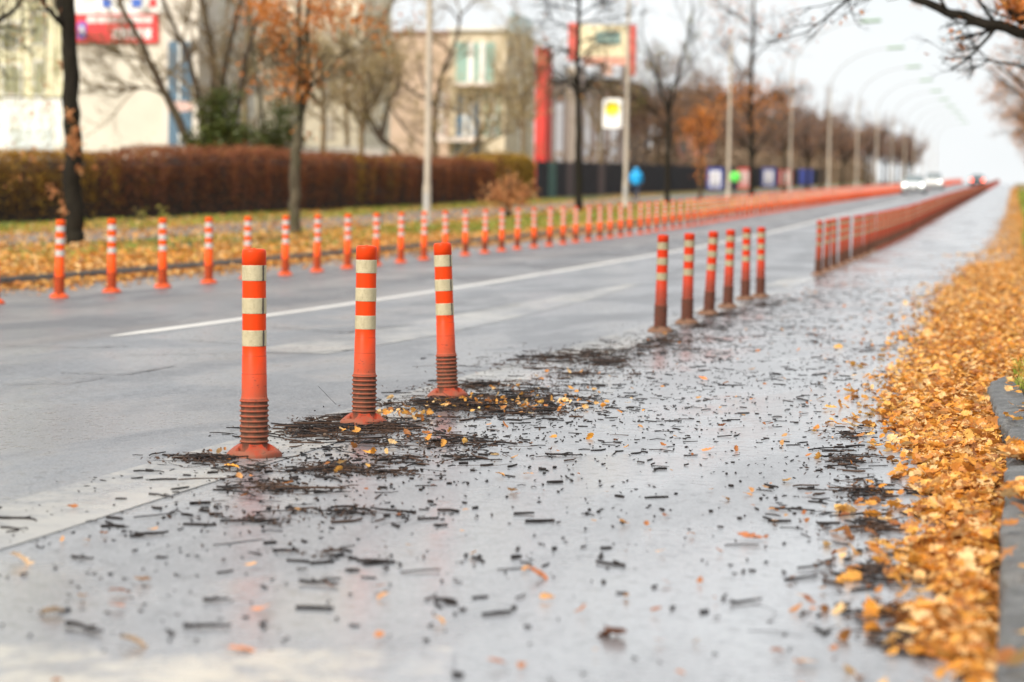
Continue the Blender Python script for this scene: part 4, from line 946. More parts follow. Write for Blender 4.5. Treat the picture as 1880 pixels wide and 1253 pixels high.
# dark branch reaching in at the top left corner
d = 44.; c = at(-230, 430, d); B = np.array([c[0], d, gz(d)+LV-.03])
tree(B, [(rel(B, d, (-230,440),(-232,200),(-225,0),(-220,-200)), .17, .1, .6), (rel(B, d, (-226,40),(-140,70),(-60,50),(0,38),(20,25),(40,0),(60,-60)), .08, .03, .35), (rel(B, d, (-225,-60),(-120,-100),(-20,-140),(60,-200)), .07, .03, .3)],
     'dark street tree mostly out of frame, one crooked limb reaching in at the top corner', M['bark_dark'], M['bark_dark'], M['leaftan'], 44, None, 'oak_tree', None, (9, 1.5), 250, (.05,.09))
# twisted trees
d = 106.; c = at(735, 292, d); B = np.array([c[0], d, gz(d)])
tree(B, [(z_(rel(B, d, (735,290),(728,275),(700,255),(690,230))), .16, .09, -1), (rel(B, d, (728,272),(700,262),(672,215),(665,165),(650,110)), .1, .04, .3), (rel(B, d, (700,258),(712,190),(735,150),(722,90),(700,45),(722,0),(740,-40), dy=1), .13, .06, .25),
         (rel(B, d, (735,150),(765,175),(800,190),(840,205), dy=-1), .08, .03, .3), (rel(B,d,(712,190),(745,240),(770,262)),.06,.03,.2), (rel(B,d,(722,90),(680,100),(640,90),(600,60)),.07,.03,.2)], 'crooked bare tree with twisting limbs just beyond the first lamp post side', M['bark_brown'], M['bark_tan'], M['twigbud'], 45, dict(kids=[0,6,6,6], rmin=.013, wig=.24), 'bare_tree', BR, (10, 2.4), 5200, (.06,.12))
d = 112.; c = at(800, 292, d); B = np.array([c[0], d, gz(d)])
tree(B, [(z_(rel(B, d, (800,290),(797,240),(802,180),(812,130),(830,95),(842,55),(845,25))), .15, .06, .35), (rel(B, d, (844,40),(825,15),(812,12)), .05, .03, .3), (rel(B, d, (845,28),(862,12),(872,0)), .05, .03, .3), (rel(B,d,(800,200),(775,150),(765,95)),.07,.03,.3), (rel(B,d,(802,180),(780,210),(760,205)),.05,.03,.3)], 'bare tree ending in a Y-shaped fork against the sky right beside the first lamp post', M['bark_brown'], M['bark_tan'], M['twigbud'], 46, dict(kids=[0,6,6,6], rmin=.013, wig=.22), 'bare_tree', BR, (7, 1.7), 1600, (.06,.11))
d = 118.; c = at(835, 292, d); B = np.array([c[0], d, gz(d)])
tree(B, [(z_(rel(B, d, (832,292),(850,280),(875,260),(892,225),(905,185),(920,150))), .14, .05, .25), (rel(B,d,(850,280),(880,268),(930,245),(960,230)),.07,.03,.3), (rel(B,d,(880,255),(870,220),(850,200)),.06,.03,.3),(rel(B,d,(905,185),(940,150),(955,110)),.05,.02,.2)], 'leaning bare tree with low sweeping limbs in front of the glass and cream building', M['bark_tan'], M['bark_tan'], M['twigbud'], 47, dict(kids=[0,6,6,6], rmin=.013, wig=.24), 'bare_tree', BR, (10, 2.2), 3600, (.07,.13))
for px, d, hpx, sd, n_, lab in [(590,98,-20,48,3800,'straw-coloured twiggy tree behind the hedge beside the orange-leaved tree'), (665,94,40,49,3600,'low spreading straw-coloured tree above the white garden wall'), (455,96,-60,50,1500,'tall grey twiggy tree behind the many-stemmed one'),
                              (960,128,60,51,2200,'pale twiggy tree between the cream building and the red tower'), (1105,150,130,52,500,'grey twiggy tree behind the bus stop sign'), (640,120,-40,53,2400,'tall hazy straw-coloured tree before the big cream facade')]:
    c = at(px, 300, d); B = np.array([c[0], d, gz(d)])
    P_ = rel(B, d, (px, 300), (px+random.uniform(-8,8), 300+(hpx-300)*.35), (px+random.uniform(-14,14), 300+(hpx-300)*.7), (px+random.uniform(-20,20), hpx)); P_[0] = np.zeros(3)
    q = [(P_, .14, .04, .2)]
    for k in range(5):
        t = random.uniform(.15, .6); s_ = 300+(hpx-300)*t; dx_ = random.choice([-1,1])*random.uniform(30, 75); q.append((rel(B, d, (px, s_), (px+dx_*.5, s_-30), (px+dx_, s_-80), dy=random.uniform(-2,2)), .07, .025, .15))
    tree(B, q, lab, M['bark_tan'], M['bark_tan'], M['twigbud'], sd, dict(kids=[0,6,6,6], rmin=.013, wig=.22), 'bare_tree', BR, (9, 2.2), int(n_*.8), (.06,.12))
# street trees farther up the far side: built twice, then copied
def generic(B, h, sd, bm, tm, lf, nlf, lab, name='street_tree', group=None, lsz=(.1,.2), spr=1., cfg=None):
    r = np.random.default_rng(sd); q = [([np.zeros(3), np.array([r.normal(0,.1),0,h*.3]), np.array([r.normal(0,.2),r.normal(0,.2),h*.6]), np.array([r.normal(0,.3),r.normal(0,.3),h*.9])], .15, .05, .35)]
    for k in range(6):
        a = k*PI/3+r.uniform(-.4,.4); z0 = h*r.uniform(.28, .5); R_ = h*.3*spr
        q.append(([np.array([0,0,z0]), np.array([math.cos(a)*R_*.4, math.sin(a)*R_*.4, z0+h*.12]), np.array([math.cos(a)*R_, math.sin(a)*R_, z0+h*.32])], .07, .03, .2))
    return tree(B, q, lab, bm, tm, lf, sd, cfg or dict(kids=[0,5,6,5], rmin=.03), name, group, (9, h*.22), nlf, lsz)
M['beltleaf'] = leafmat('brown_twig_cluster', [(.22,.14,.09,1),(.3,.19,.12,1),(.18,.12,.08,1),(.34,.2,.1,1)], .8, .3)
GT = 'bare street trees lining the far side uphill'
protos = [generic(base_at(-16.8, 158), 8.2, 61, M['bark_dark'], M['bark_far'], M['leafdull'], 300, 'street tree with thin brown crown, first past the dark orange-leaved one', group=GT, lsz=(.12,.2)),
          generic(base_at(-16.8, 181), 7.8, 62, M['bark_brown'], M['bark_far'], M['leafdull'], 120, 'bare brown street tree behind the fourth lamp post', group=GT, lsz=(.12,.2)),
          generic(base_at(-27, 186), 10.5, 63, M['bark_brown'], M['bark_far'], M['beltleaf'], 2600, 'brown twiggy tree behind the dark fence, nearest of that belt', group='brown trees behind the dark fence', lsz=(.12,.22), spr=1.3)]
def dup(p, B, rz, sc, lab, grp):
    o = copy_tree(p); o.location = B; o.rotation_euler = (0, 0, rz); o.scale = (sc,)*3; o['label'] = lab; o['group'] = grp; return o
rt_ = random.Random(4); d = 204; i = 0
while d < 430:
    dup(protos[i % 2], base_at(-16.8+rt_.uniform(-.4,.4), d), rt_.uniform(0,6), rt_.uniform(.85,1.15), 'distant bare street tree in the blurred row climbing the far side', GT); d += rt_.uniform(15, 21); i += 1
GF = 'brown trees behind the dark fence'
sp = []
for row in range(4):
    d = 138+row*9
    while d < 420+row*20: sp.append((-26-row*5.5+rt_.uniform(-1.5,1.5), d+rt_.uniform(-3,3))) if d > (26+row*5.5)*4440/(1856-1190-row*45) else None; d += rt_.uniform(9, 13)+row*1.2+max(0, (d-220)*.03)
for x, d in sp: dup(protos[2] if rt_.random() < .7 else protos[0], np.array([x, d, gz(d)]), rt_.uniform(0,6), rt_.uniform(.8, 1.15), 'blurred brown bare tree in the dense belt behind the dark fence', GF)
# undergrowth under that belt
b = MB(); n = 60000; y = RNG.uniform(180, 440, n); x = -24.2-np.abs(RNG.normal(0, 9, n)); h = RNG.random(n)**1.5*(2.6+1.2*np.sin(y*.21)*np.sin(x*.4)+1.2); z = gzv(y)+h
scatter_leaves(b, np.stack([x,y,z],1), RNG.uniform(.2,.5,n), 1, False, 5, 0, 'any')
tag(b.obj('undergrowth', simple('brown_thicket', (.24,.17,.11,1), .9, .5, .6), smooth=False), 'brown leafless thicket filling the space under the trees behind the fence', 'undergrowth', kind='stuff')
# trees on the near side, trunks out of the frame
GN = 'oaks overhanging the near kerb'
B = np.array([3.4, 25., LV]); d = 25.
tree(B, [(rel(B, d, (2480,560),(2480,300),(2475,100),(2465,-150)), .2, .12, .6), (rel(B, d, (2475,180),(2200,140),(1990,92),(1880,62),(1790,38),(1690,4),(1600,-50)), .09, .032, .5), (rel(B, d, (1990,92),(1900,52),(1860,30),(1838,0),(1825,-40)), .045, .02, .2), (rel(B, d, (2300,140),(2100,170),(1960,150),(1870,120),(1800,110)), .04, .008, .4), (rel(B, d, (2470,0),(2300,-60),(2000,-120),(1700,-80),(1570,-10),(1480,60)), .05, .008, .55)],
     'near-side oak whose dark bough crosses the top corner of the view', M['bark_dark'], M['bark_dark'], M['leaforange'], 71, dict(kids=[0,4,4,4]), 'oak_tree', GN, (7, .7), 60, (.05,.09), clusters=[(rel(B, d, (x, y))[0], (.16,.3,.14), 50) for x, y in [(1868,22),(1880,5),(1862,8),(1850,-8),(1890,35)]])
pn = generic(np.array([3.1, 43, LV+gz(43)]), 7.6, 72, M['bark_dark'], M['bark_brown'], M['leaftan'], 4200, 'near-side oak with fine twigs and tan leaves hanging in above the leaf drift', 'oak_tree', GN, (.06,.11), 1.45, dict(kids=[0,6,6,5], wig=.2, up=-.02))
for i, (x, d, s_, lab) in enumerate([(2.2,58,1.,'near-side oak, second of the overhanging row, orange leaves low down'), (2.2,76,1.,'near-side oak, third of the overhanging row'), (2.2,96,1.,'near-side oak, fourth of the overhanging row'), (2.5,122,.95,None), (2.5,150,1.,None), (2.6,182,1.,None), (3.0,220,1.,None), (3.6,262,1.,None), (4.,305,1.,None)]):
    dup(pn, np.array([x, d, gz(d)+LV]), 1.3*i+.7, s_, lab or 'distant near-side oak merging into the blurred brown fringe', GN)
for i, (x, d) in enumerate([(3.1,170),(3.4,240),(3.3,330)]): 
    pass
# ------------------------------------------------------------------ street lamps
lm = simple('galvanised_lamp_pole', (.42,.37,.3,1), .55, .15, 2); lh = simple('pale_green_lamp_glass', (.2,.36,.17,1), .3, .15, 4); lt = simple('lamp_housing', (.38,.39,.39,1), .5, .1, 3)
def lamp():
    e = empty('street_lamp'); b = MB(); b.lathe([(.13,0),(.13,.05),(.105,.08),(.105,1.0),(.085,1.1),(.075,5.2),(.055,8.0)], 18, capt=True); b.obj('pole', lm, e)
    b = MB(); P = [(5.0*(1-math.cos(t)), 0, 8.0+3.35*math.sin(t)) for t in np.linspace(0, PI/2*.93, 16)]
    b.tube(P, np.linspace(.05,.03,16), 10, cap=True); b.obj('arm', lt, e)
    p = np.array(P[-1]); T = np.array([1,0,.06]); T /= np.linalg.norm(T); U = np.array([-T[2],0,T[0]])
    b = MB(); r_ = []
    for k in range(9):
        t = k/8; w_ = .17*math.sin(PI*min(1, max(.12, t*.95+.05)))**.5; c = p+T*(t*1.35-.1); r_.append([c+np.array([0,w_*math.cos(a),0])+U*(.10*math.sin(a) if math.sin(a) > 0 else 0) for a in np.linspace(0, PI, 7)])
    V = np.array(r_).reshape(-1,3); b.add(V, q=[(k*7+j, (k+1)*7+j, (k+1)*7+j+1, k*7+j+1) for k in range(8) for j in range(6)]); hd = b.obj('lamp_head', lh, e)
    b = MB(); V = []
    for k in range(9):
        for j in range(5): a = PI+PI*j/4; t = k/8; w_ = .16*math.sin(PI*min(1, max(.12, t*.95+.05)))**.5; c = p+T*(t*1.35-.1); V.append(c+np.array([0,w_*math.cos(a),0])+U*.09*math.sin(a))
    b.add(V, q=[(k*5+j, (k+1)*5+j, (k+1)*5+j+1, k*5+j+1) for k in range(8) for j in range(4)]); b.obj('glass', lh, hd)
    b = MB(); b.box(-.05,.05,-.108,-.1,.45,.85); b.obj('door', lt, e, smooth=False)
    return e
LP = [lamp()]; ll = ['lamp post nearest to the camera across the road, before the cream building', 'lamp post carrying the yellow and white bus stop sign', 'lamp post standing beside the person in green', 'fourth lamp post, where a bright arched arm shows first against sky', 'fifth lamp post of the far row, arm arching over the lane', 'sixth lamp post of the far row']
for k in range(13):
    d = [59.4,91.2,125.,160.,193.8,228.4,261.,294.8,328.,361.,394.,427.,460.][k]; o = LP[0] if k == 0 else copy_tree(LP[0]); o.location = (-14.5, d, gz(d)+LV-.03)
    tag(o, ll[k] if k < 6 else 'distant lamp post with arched arm in the fading far row', 'street lamp', 'street lamps along the far side' if k < 6 else 'distant street lamps of the far row')
# bus stop sign on the second lamp
d = 91.2; a0, a1 = at(1106,236,d-.15), at(1142,181,d-.15); e = empty('bus_stop_sign', (a0[0], d-.15, a0[2])); W_, H_ = a1[0]-a0[0], a1[2]-a0[2]
def rrect(w_, h, r, y, n=6):
    P = []
    for cx, cz, s in ((w_-r,h-r,0),(r,h-r,PI/2),(r,r,PI),(w_-r,r,1.5*PI)):
        for k in range(n+1): a = s+PI/2*k/n; P.append((cx+r*math.cos(a), y, cz+r*math.sin(a)))
    return P
def slab(w_, h, r, y0, y1):
    b = MB(); A = rrect(w_, h, r, y0); C_ = rrect(w_, h, r, y1); n = len(A); cA = (w_/2, y0, h/2); cC = (w_/2, y1, h/2)
    b.add([cA]+A, t=[(0, 1+(k+1) % n, 1+k) for k in range(n)]); b.add([cC]+C_, t=[(0, 1+k, 1+(k+1) % n) for k in range(n)]); b.add(A+C_, q=[(k, (k+1) % n, n+(k+1) % n, n+k) for k in range(n)]); return b
slab(W_, H_, .09, 0, .04).obj('panel', simple('sign_white', (.8,.8,.78,1), .4, .03, 3), e, smooth=False)
b = MB(); b.lathe([(0,0),(.25,0),(.255,.004)], 32); o = b.obj('yellow_disc', simple('sign_yellow', (.85,.75,.02,1), .4, .05, 3), e); o.location = (W_/2, -.003, H_*.64); o.rotation_euler = (PI/2, 0, 0)
b = MB(); b.lathe([(.262,0),(.30,0),(.302,.003)], 32); o = b.obj('ring', simple('sign_pale_yellow', (.85,.75,.35,1), .4, .05, 3), e); o.location = (W_/2, -.003, H_*.64); o.rotation_euler = (PI/2, 0, 0)
for zz in (.2, .9):
    b = MB(); b.box(W_-.02, -14.5-a0[0]-.07, .04, .07, H_*zz-.02, H_*zz+.02); b.obj('bracket', M['steel'], e, smooth=False)
tag(e, 'white rounded bus stop sign with a yellow disc, fixed to the second lamp post', 'bus stop sign')
# ------------------------------------------------------------------ cars
glassm = NT('car_glass'); glassm.P('Base Color', (.16,.2,.21,1)); glassm.P('Roughness', .08); glassm = glassm.m  # greyed base paints the reflected sky into the glass
tyre = simple('tyre_rubber', (.02,.02,.02,1), .8, .2, 10); rimm = simple('wheel_rim', (.5,.5,.52,1), .3, .1, 10, metal=.8); black = simple('black_trim', (.015,.015,.016,1), .5, .2, 10)
hl = emissive('headlight_on', (1,.96,.86,1), 4); tl = emissive('tail_light_on', (1,.12,.05,1), 9); hoff = simple('lamp_lens', (.6,.6,.6,1), .15, .05, 10); toff = simple('red_lens', (.4,.02,.02,1), .2, .1, 10)
def car(loc, rz, paint, label, front=True, rear=False, suv=0.):
    e = empty('car', loc, rz); pm = simple(paint[0], paint[1], .25, .04, 2, metal=.4)
    # front points to -Y
    st = [(-2.15,.62,.35,.62),(-2.08,.80,.25,.72),(-1.7,.86,.2,.84),(-1.2,.89,.2,.92),(-.6,.9,.2,.96),(.3,.9,.2,.98),(1.2,.9,.2,1.0),(1.8,.88,.2,.98),(2.1,.82,.25,.9),(2.18,.66,.38,.8)]
    b = MB(); V = []; m = 10
    for y, hw, zb, zt in st:
        zt += suv*.15
        for x, z in [(-hw*.88,zb),(-hw,zb+.12),(-hw,zb+(zt-zb)*.6),(-hw*.96,zt-.05),(-hw*.86,zt),(hw*.86,zt),(hw*.96,zt-.05),(hw,zb+(zt-zb)*.6),(hw,zb+.12),(hw*.88,zb)]: V.append((x, y, z))
    n = len(st); b.add(V, q=[(i*m+j, (i+1)*m+j, (i+1)*m+(j+1) % m, i*m+(j+1) % m) for i in range(n-1) for j in range(m)])
    b.add(V[:m], t=[(0,j,j+1) for j in range(1,m-1)]); b.add(V[-m:], t=[(0,j+1,j) for j in range(1,m-1)]); b.obj('body', pm, e)
    b = MB(); V = []; ct = [(-1.15,.74,.90,.92),(-.35,.70,.93,1.40),(.2,.70,.95,1.46),(1.2,.68,.96,1.43),(1.95,.66,.93,1.02)]
    for y, hw, zb, zt in ct:
        zt += suv*.25
        for x, z in [(-hw*1.12,zb+suv*.1),(-hw,zb+(zt-zb)*.6),(-hw*.86,zt),(hw*.86,zt),(hw,zb+(zt-zb)*.6),(hw*1.12,zb+suv*.1)]: V.append((x,y,z))
    b.add(V, q=[(i*6+j, (i+1)*6+j, (i+1)*6+(j+1) % 6, i*6+(j+1) % 6) for i in range(4) for j in range(6)]); b.obj('window', glassm, e)
    b = MB(); V = []
    for y, hw, z in [(-.42,.61,1.405),(.2,.62,1.478),(1.2,.60,1.447),(1.5,.58,1.34)]:
        z += suv*.25; V += [(-hw,y,z-.03),(-hw*.9,y,z),(hw*.9,y,z),(hw,y,z-.03)]
    b.add(V, q=[(i*4+j, i*4+j+1, (i+1)*4+j+1, (i+1)*4+j) for i in range(3) for j in range(3)]); b.obj('roof', pm, e)
    for s in (-1, 1):
        for yy in (-1.35, 1.35):
            w_ = MB(); w_.tube([(s*.70,yy,.32),(s*.74,yy,.32),(s*.88,yy,.32),(s*.905,yy,.32)], [.29,.325,.325,.29], 22, cap=True); wo = w_.obj('wheel', tyre, e)
            w_ = MB(); w_.tube([(s*.85,yy,.32),(s*.915,yy,.32)], [.2,.19], 16, cap=True); w_.obj('rim', rimm, wo)
        b = MB(); b.obox((s*.98,-.75,1.0+suv*.1), (.1,0,0), (0,.05,.0), (0,0,.07)); b.obj('mirror', pm, e)
        b = MB(); b.tube([(s*.62,-2.17,.66+suv*.1),(s*.62,-2.05,.66+suv*.1)], [.085,.11], 14, cap=True); b.obj('headlight', hl if front else hoff, e)
        b = MB(); b.obox((s*.68,2.13,.8+suv*.1), (.13,0,0), (0,.06,0), (0,0,.09)); b.obj('tail_light', tl if rear else toff, e)
    b = MB(); b.box(-.5,.5,-2.19,-2.12,.34,.56); b.obj('grille', black, e, smooth=False)
    b = MB(); b.box(-.26,.26,-2.205,-2.195,.42,.53); b.obj('number_plate', simple('plate_white', (.7,.7,.7,1), .4, .02, 3), e, smooth=False)
    b = MB(); b.box(-.26,.26,2.185,2.195,.55,.66); b.obj('number_plate', simple('plate_white', (.7,.7,.7,1), .4, .02, 3), e, smooth=False)
    tag(e, label, 'car'); return e
car((-7.45,186,gz(186)), 0, ('silver_paint',(.85,.9,.9,1)), 'pale silver car coming downhill with both headlights blazing')
car((-7.6,236,gz(236)), 0, ('white_paint',(.88,.88,.85,1)), 'white car following close behind the silver car with headlights lit', suv=.8)
car((-4.4,298,gz(298)), 0, ('dark_blue_paint',(.03,.05,.07,1)), 'dark car driving away near the crest with red tail lights on', front=False, rear=True)
bpy.data.objects[[o.name for o in bpy.data.objects if o.name.startswith('car')][-1]].rotation_euler[2] = PI
# ------------------------------------------------------------------ people
def skin_obj(name, verts, edges, radii, mat, parent, sub=2):
    me = bpy.data.meshes.new(name); me.from_pydata([tuple(v) for v in verts], edges, []); o = link(name, me, parent)
    sm = o.modifiers.new('skin', 'SKIN'); ss = o.modifiers.new('sub', 'SUBSURF'); ss.levels = ss.render_levels = sub
    for i, r_ in enumerate(radii):
        r_ = r_ if isinstance(r_, tuple) else (r_, r_); me.skin_vertices[0].data[i].radius = r_
    me.skin_vertices[0].data[0].use_root = True; me.materials.append(mat)
    return o
skinm = simple('skin', (.5,.3,.22,1), .5, .1, 10); hairm = simple('dark_hair', (.03,.02,.015,1), .6, .3, 30)
def person(loc, rz, jacket, trousers, label, stride=.3, hood=False, sc=1.):
    e = empty('person', loc, rz); e.scale = (sc,)*3; s_ = stride
    V = [(0,0,.95),(0,-.01,1.15),(0,-.0,1.38),(0,.02,1.47),(0,.03,1.56),(0,.045,1.68)]; R = [(.14,.1),(.13,.095),(.155,.1),(.055,.055),(.07,.08),(.085,.1)]; E = [(0,1),(1,2),(2,3),(3,4),(4,5)]
    def add(p, r, frm): V.append(p); R.append(r); E.append((frm, len(V)-1)); return len(V)-1
    feet = []
    for sd, ph in ((-1, 1), (1, -1)):
        a = add((sd*.1,.0,.88), .085, 0); k = add((sd*.1, ph*s_*.35+.03, .5), .06, a); f = add((sd*.1, ph*s_*.8, .1), .042, k); add((sd*.1, ph*s_*.8+.14, .05), .04, f)
        sh = add((sd*.18,0,1.38), .062, 2); el = add((sd*.25,-ph*s_*.35,1.12), .045, sh); wr = add((sd*.25,-ph*s_*.55+.1,.9), .03, el); pm = add((sd*.25,-ph*s_*.6+.13,.83), (.022,.035), wr)
        for q in range(4): kn = add((sd*.25-.004*sd, -ph*s_*.6+.105+q*.02, .79), .0095, pm); add((sd*.24, -ph*s_*.6+.11+q*.02, .745+.008*abs(q-1.5)), .008, kn)
        th = add((sd*.235, -ph*s_*.6+.165, .82), .01, wr)
    body = skin_obj('body', V, E, R, skinm, e)
    # jacket over torso and arms
    JV = [(0,0,.74),(0,0,.95),(0,-.01,1.18),(0,0,1.37),(0,.02,1.46)]; JR = [(.23,.17),(.25,.18),(.25,.18),(.23,.16),(.11,.1)]; JE = [(0,1),(1,2),(2,3),(3,4)]
    for sd, ph in ((-1, 1), (1, -1)):
        i0 = len(JV); JV += [(sd*.2,0,1.37),(sd*.27,-ph*s_*.35,1.12),(sd*.26,-ph*s_*.55+.1,.92)]; JR += [.12,.1,.075]; JE += [(3,i0),(i0,i0+1),(i0+1,i0+2)]
    skin_obj('jacket', JV, JE, JR, simple(jacket[0], jacket[1], .6, .1, 10), e)
    TV = [(0,0,.93)]; TR = [(.155,.115)]; TE = []
    for sd, ph in ((-1, 1), (1, -1)):
        i0 = len(TV); TV += [(sd*.1,0,.86),(sd*.1,ph*s_*.35+.03,.5),(sd*.1,ph*s_*.78,.13)]; TR += [.105,.08,.062]; TE += [(0,i0),(i0,i0+1),(i0+1,i0+2)]
    skin_obj('trousers', TV, TE, TR, simple(trousers[0], trousers[1], .7, .15, 10), e)
    for sd, ph in ((-1, 1), (1, -1)): skin_obj('shoe', [(sd*.1,ph*s_*.8-.05,.06),(sd*.1,ph*s_*.8+.06,.055),(sd*.1,ph*s_*.8+.18,.04)], [(0,1),(1,2)], [.055,.055,.042], black, e, 1)
    if hood: skin_obj('hood', [(0,-.01,1.45),(0,.005,1.58),(0,.02,1.7)], [(0,1),(1,2)], [.14,(.15,.15),(.12,.13)], simple(jacket[0], jacket[1], .6, .1, 10), e)
    else: skin_obj('hair', [(0,-.02,1.6),(0,0,1.69),(0,.03,1.74)], [(0,1),(1,2)], [.08,(.1,.11),(.09,.1)], hairm, e)
    # face: nose, ears, eyes
    b = MB(); b.tube([(0,.135,1.66),(0,.165,1.63)], [.008,.014], 6, cap=True); b.obj('nose', skinm, e)
    for sd in (-1, 1):
        b = MB(); b.lathe([(0,-.011),(.008,-.008),(.011,0),(.008,.008),(0,.011)], 8, (sd*.033,.135,1.685)); b.obj('eye', black, e)
        b = MB(); b.obox((sd*.088,.03,1.66), (.008,0,0), (0,.018,0), (0,0,.03)); b.obj('ear', skinm, e)
    b = MB(); b.obox((0,.142,1.595), (.024,0,0), (0,.006,0), (0,0,.004)); b.obj('mouth', simple('lips', (.35,.12,.1,1), .5, .1, 10), e)
    tag(e, label, 'person'); return e
for px, d, jk, ts, lab, ya in [(1168,113,('bright_blue_jacket',(.005,.36,.75,1)),('dark_navy_trousers',(.02,.03,.06,1)),'person in a bright blue hooded jacket and dark trousers walking on the far footpath',.1),
                           (1350,154,('neon_green_jacket',(.12,.75,.1,1)),('dark_trousers',(.02,.025,.05,1)),'person in a neon green jacket and dark trousers beside a red poster board',-.1)]:
    c = at(px, 330, d); zt = at(px, 308, d)[2]; g = gz(d)+LV; person((c[0], d, g), ya, jk, ts, lab, .28, d < 120, min(1., max(.92, (zt-g)/1.78)))
# ------------------------------------------------------------------ buildings
def bx(name, p0, p1, d, depth, mat, parent, front=0., zb=None, origin=None):
    """a wall block whose front face spans two photo points at depth d"""
    a, c = at(p0[0], p0[1], d), at(p1[0], p1[1], d); x0, x1 = sorted((a[0], c[0])); z0, z1 = sorted((a[2], c[2]))
    if zb is not None: z0 = zb
    b = MB(); b.box(x0-origin[0], x1-origin[0], d-front-origin[1], d+depth-origin[1], z0-origin[2], z1-origin[2]); return b.obj(name, mat, parent, smooth=False)
def bm(n, c, r=.8, v=.08, s=.6, **k): return simple(n, c, r, v, s, **k)
cream = bm('cream_render', (.74,.68,.54,1)); cream2 = bm('warm_cream_render', (.6,.52,.38,1)); white = bm('white_render', (.78,.8,.78,1)); whitey = bm('yellowish_white_render', (.72,.7,.5,1))
glassb = NT('window_glass'); glassb.P('Base Color', (.08,.13,.17,1)); glassb.P('Roughness', .12); glassb = glassb.m
glassblue = NT('blue_glass'); glassblue.P('Base Color', (.1,.17,.24,1)); glassblue.P('Roughness', .2); glassblue = glassblue.m
glassgreen = bm('green_tinted_glazing', (.28,.42,.36,1), .25); paleframe = bm('pale_window_frame', (.72,.72,.68,1)); pinkish = bm('pale_pink_panel', (.6,.42,.38,1)); greyd = bm('dark_grey_brown_cladding', (.16,.14,.14,1), .8, .2, .2); greyl = bm('grey_blue_cladding', (.36,.4,.42,1), .6, .1, .3)
redm = bm('red_cladding', (.62,.045,.035,1), .5, .12, .3); redsign = bm('red_sign_band', (.72,.045,.05,1), .5, .04, 2); lett = bm('white_lettering', (.8,.78,.76,1), .5, .02, 2); roofm = bm('brown_roof', (.28,.18,.14,1)); tan = bm('pale_tan_column', (.6,.56,.48,1)); brick = bm('reddish_render', (.5,.24,.19,1), .8, .15, .4)
# white house far left
d = 101.; O = (at(0,300,d)[0], d, 0.); e = empty('white_house', O)
bx('wall', (-420,-160), (119,178), d, 14, whitey, e, 0, None, O); bx('plinth', (-420,178), (120,300), d, 14, white, e, .15, -.3, O)
for i, (x0, x1, y0, y1) in enumerate([(2,42,118,176),(62,82,110,178),(2,36,38,92),(58,86,22,84),(-60,-20,118,176),(-60,-20,38,92),(-140,-100,118,176),(-140,-100,38,92)]):
    f = bx('window', (x0,y0), (x1,y1), d, .06, paleframe, e, .05, None, O); s = (x1-x0)*.12; bx('pane', (x0+s,y0+5), (x1-s,y1-4), d, .04, bm('dim_olive_pane', (.32,.33,.22,1), .3), f, .07, None, O)
bx('garage_door', (20,235), (100,292), d, .05, bm('pale_blue_door', (.6,.68,.7,1)), e, .2, None, O)
tag(e, 'white house with yellowish upper floor behind the weeping tree', 'house')
# hall with red sign band
d = 97.; O = (at(200,300,d)[0], d, 0.); e = empty('market_hall', O)
bx('wall', (116,-90), (306,300), d, 12, bm('pale_grey_cream_panels', (.6,.57,.49,1)), e, 0, -.3, O)
bx('fascia', (118,-60), (303,26), d, .1, white, e, .12, None, O)
sb = bx('sign_band', (116,27), (291,79), d, .1, redsign, e, .16, None, O)
for row, (ya, yb, xs) in enumerate([(31,43,[(163,172),(174,183),(185,194),(196,203),(205,214),(216,225),(227,236),(241,250),(252,260),(262,270),(272,281)]), (53,72,[(210,221),(224,236),(239,250),(253,264),(268,280)])]):
    for x0, x1 in xs: bx('letter', (x0,ya), (x1,yb), d, .02, lett, sb, .185, None, O)
em = bx('emblem', (146,42), (161,72), d, .02, bm('violet_emblem', (.12,.1,.5,1), .5), sb, .19, None, O)
bx('emblem_centre', (150,49), (157,64), d, .01, lett, em, .205, None, O)
for x0, x1, c in [(190,206,bm('blue_sign_mark', (.06,.14,.5,1))),(244,262,bm('blue_sign_mark', (.06,.14,.5,1))),(276,290,redsign)]: bx('sign_mark', (x0,-2), (x1,14), d, .02, c, e, .15, None, O)
tag(e, 'pale flat-roofed hall with a red lettered sign band', 'hall')
# glazed stair tower
d = 96.4; O = (at(330,300,d)[0], d, 0.); e = empty('stair_tower', O)
bx('wall', (302,-90), (362,300), d, 2.5, bm('light_cream_frame', (.66,.62,.55,1)), e, 0, -.3, O)
for y0, y1 in ((76,186),(206,268)): f = bx('window', (310,y0), (352,y1), d, .05, glassblue, e, .05, None, O); bx('mullion', (329,y0), (332,y1), d, .03, paleframe, f, .09, None, O)
bx('spandrel', (308,188), (354,204), d, .08, pinkish, e, .06, None, O); tag(e, 'narrow stair tower with tall blue windows next to the red-signed hall', 'tower')
# long cream block
d = 122.; O = (at(540,300,d)[0], d, 0.); e = empty('apartment_block', O)
bx('wall', (360,-260), (662,302), d, 6, cream, e, 0, 0, O)
for fl in range(5):
    for k in range(4):
        x0 = 400+k*64; y0 = 215-fl*82
        f = bx('window', (x0,y0), (x0+24,y0+42), d, .05, bm('taupe_window', (.5,.45,.37,1), .4), e, .05, None, O); bx('mullion', (x0+11,y0), (x0+13,y0+42), d, .02, paleframe, f, .08, None, O)
bx('cornice', (358,-268), (664,-258), d, .3, white, e, .3, None, O)
tag(e, 'tall cream apartment block filling the background behind bare trees', 'building')
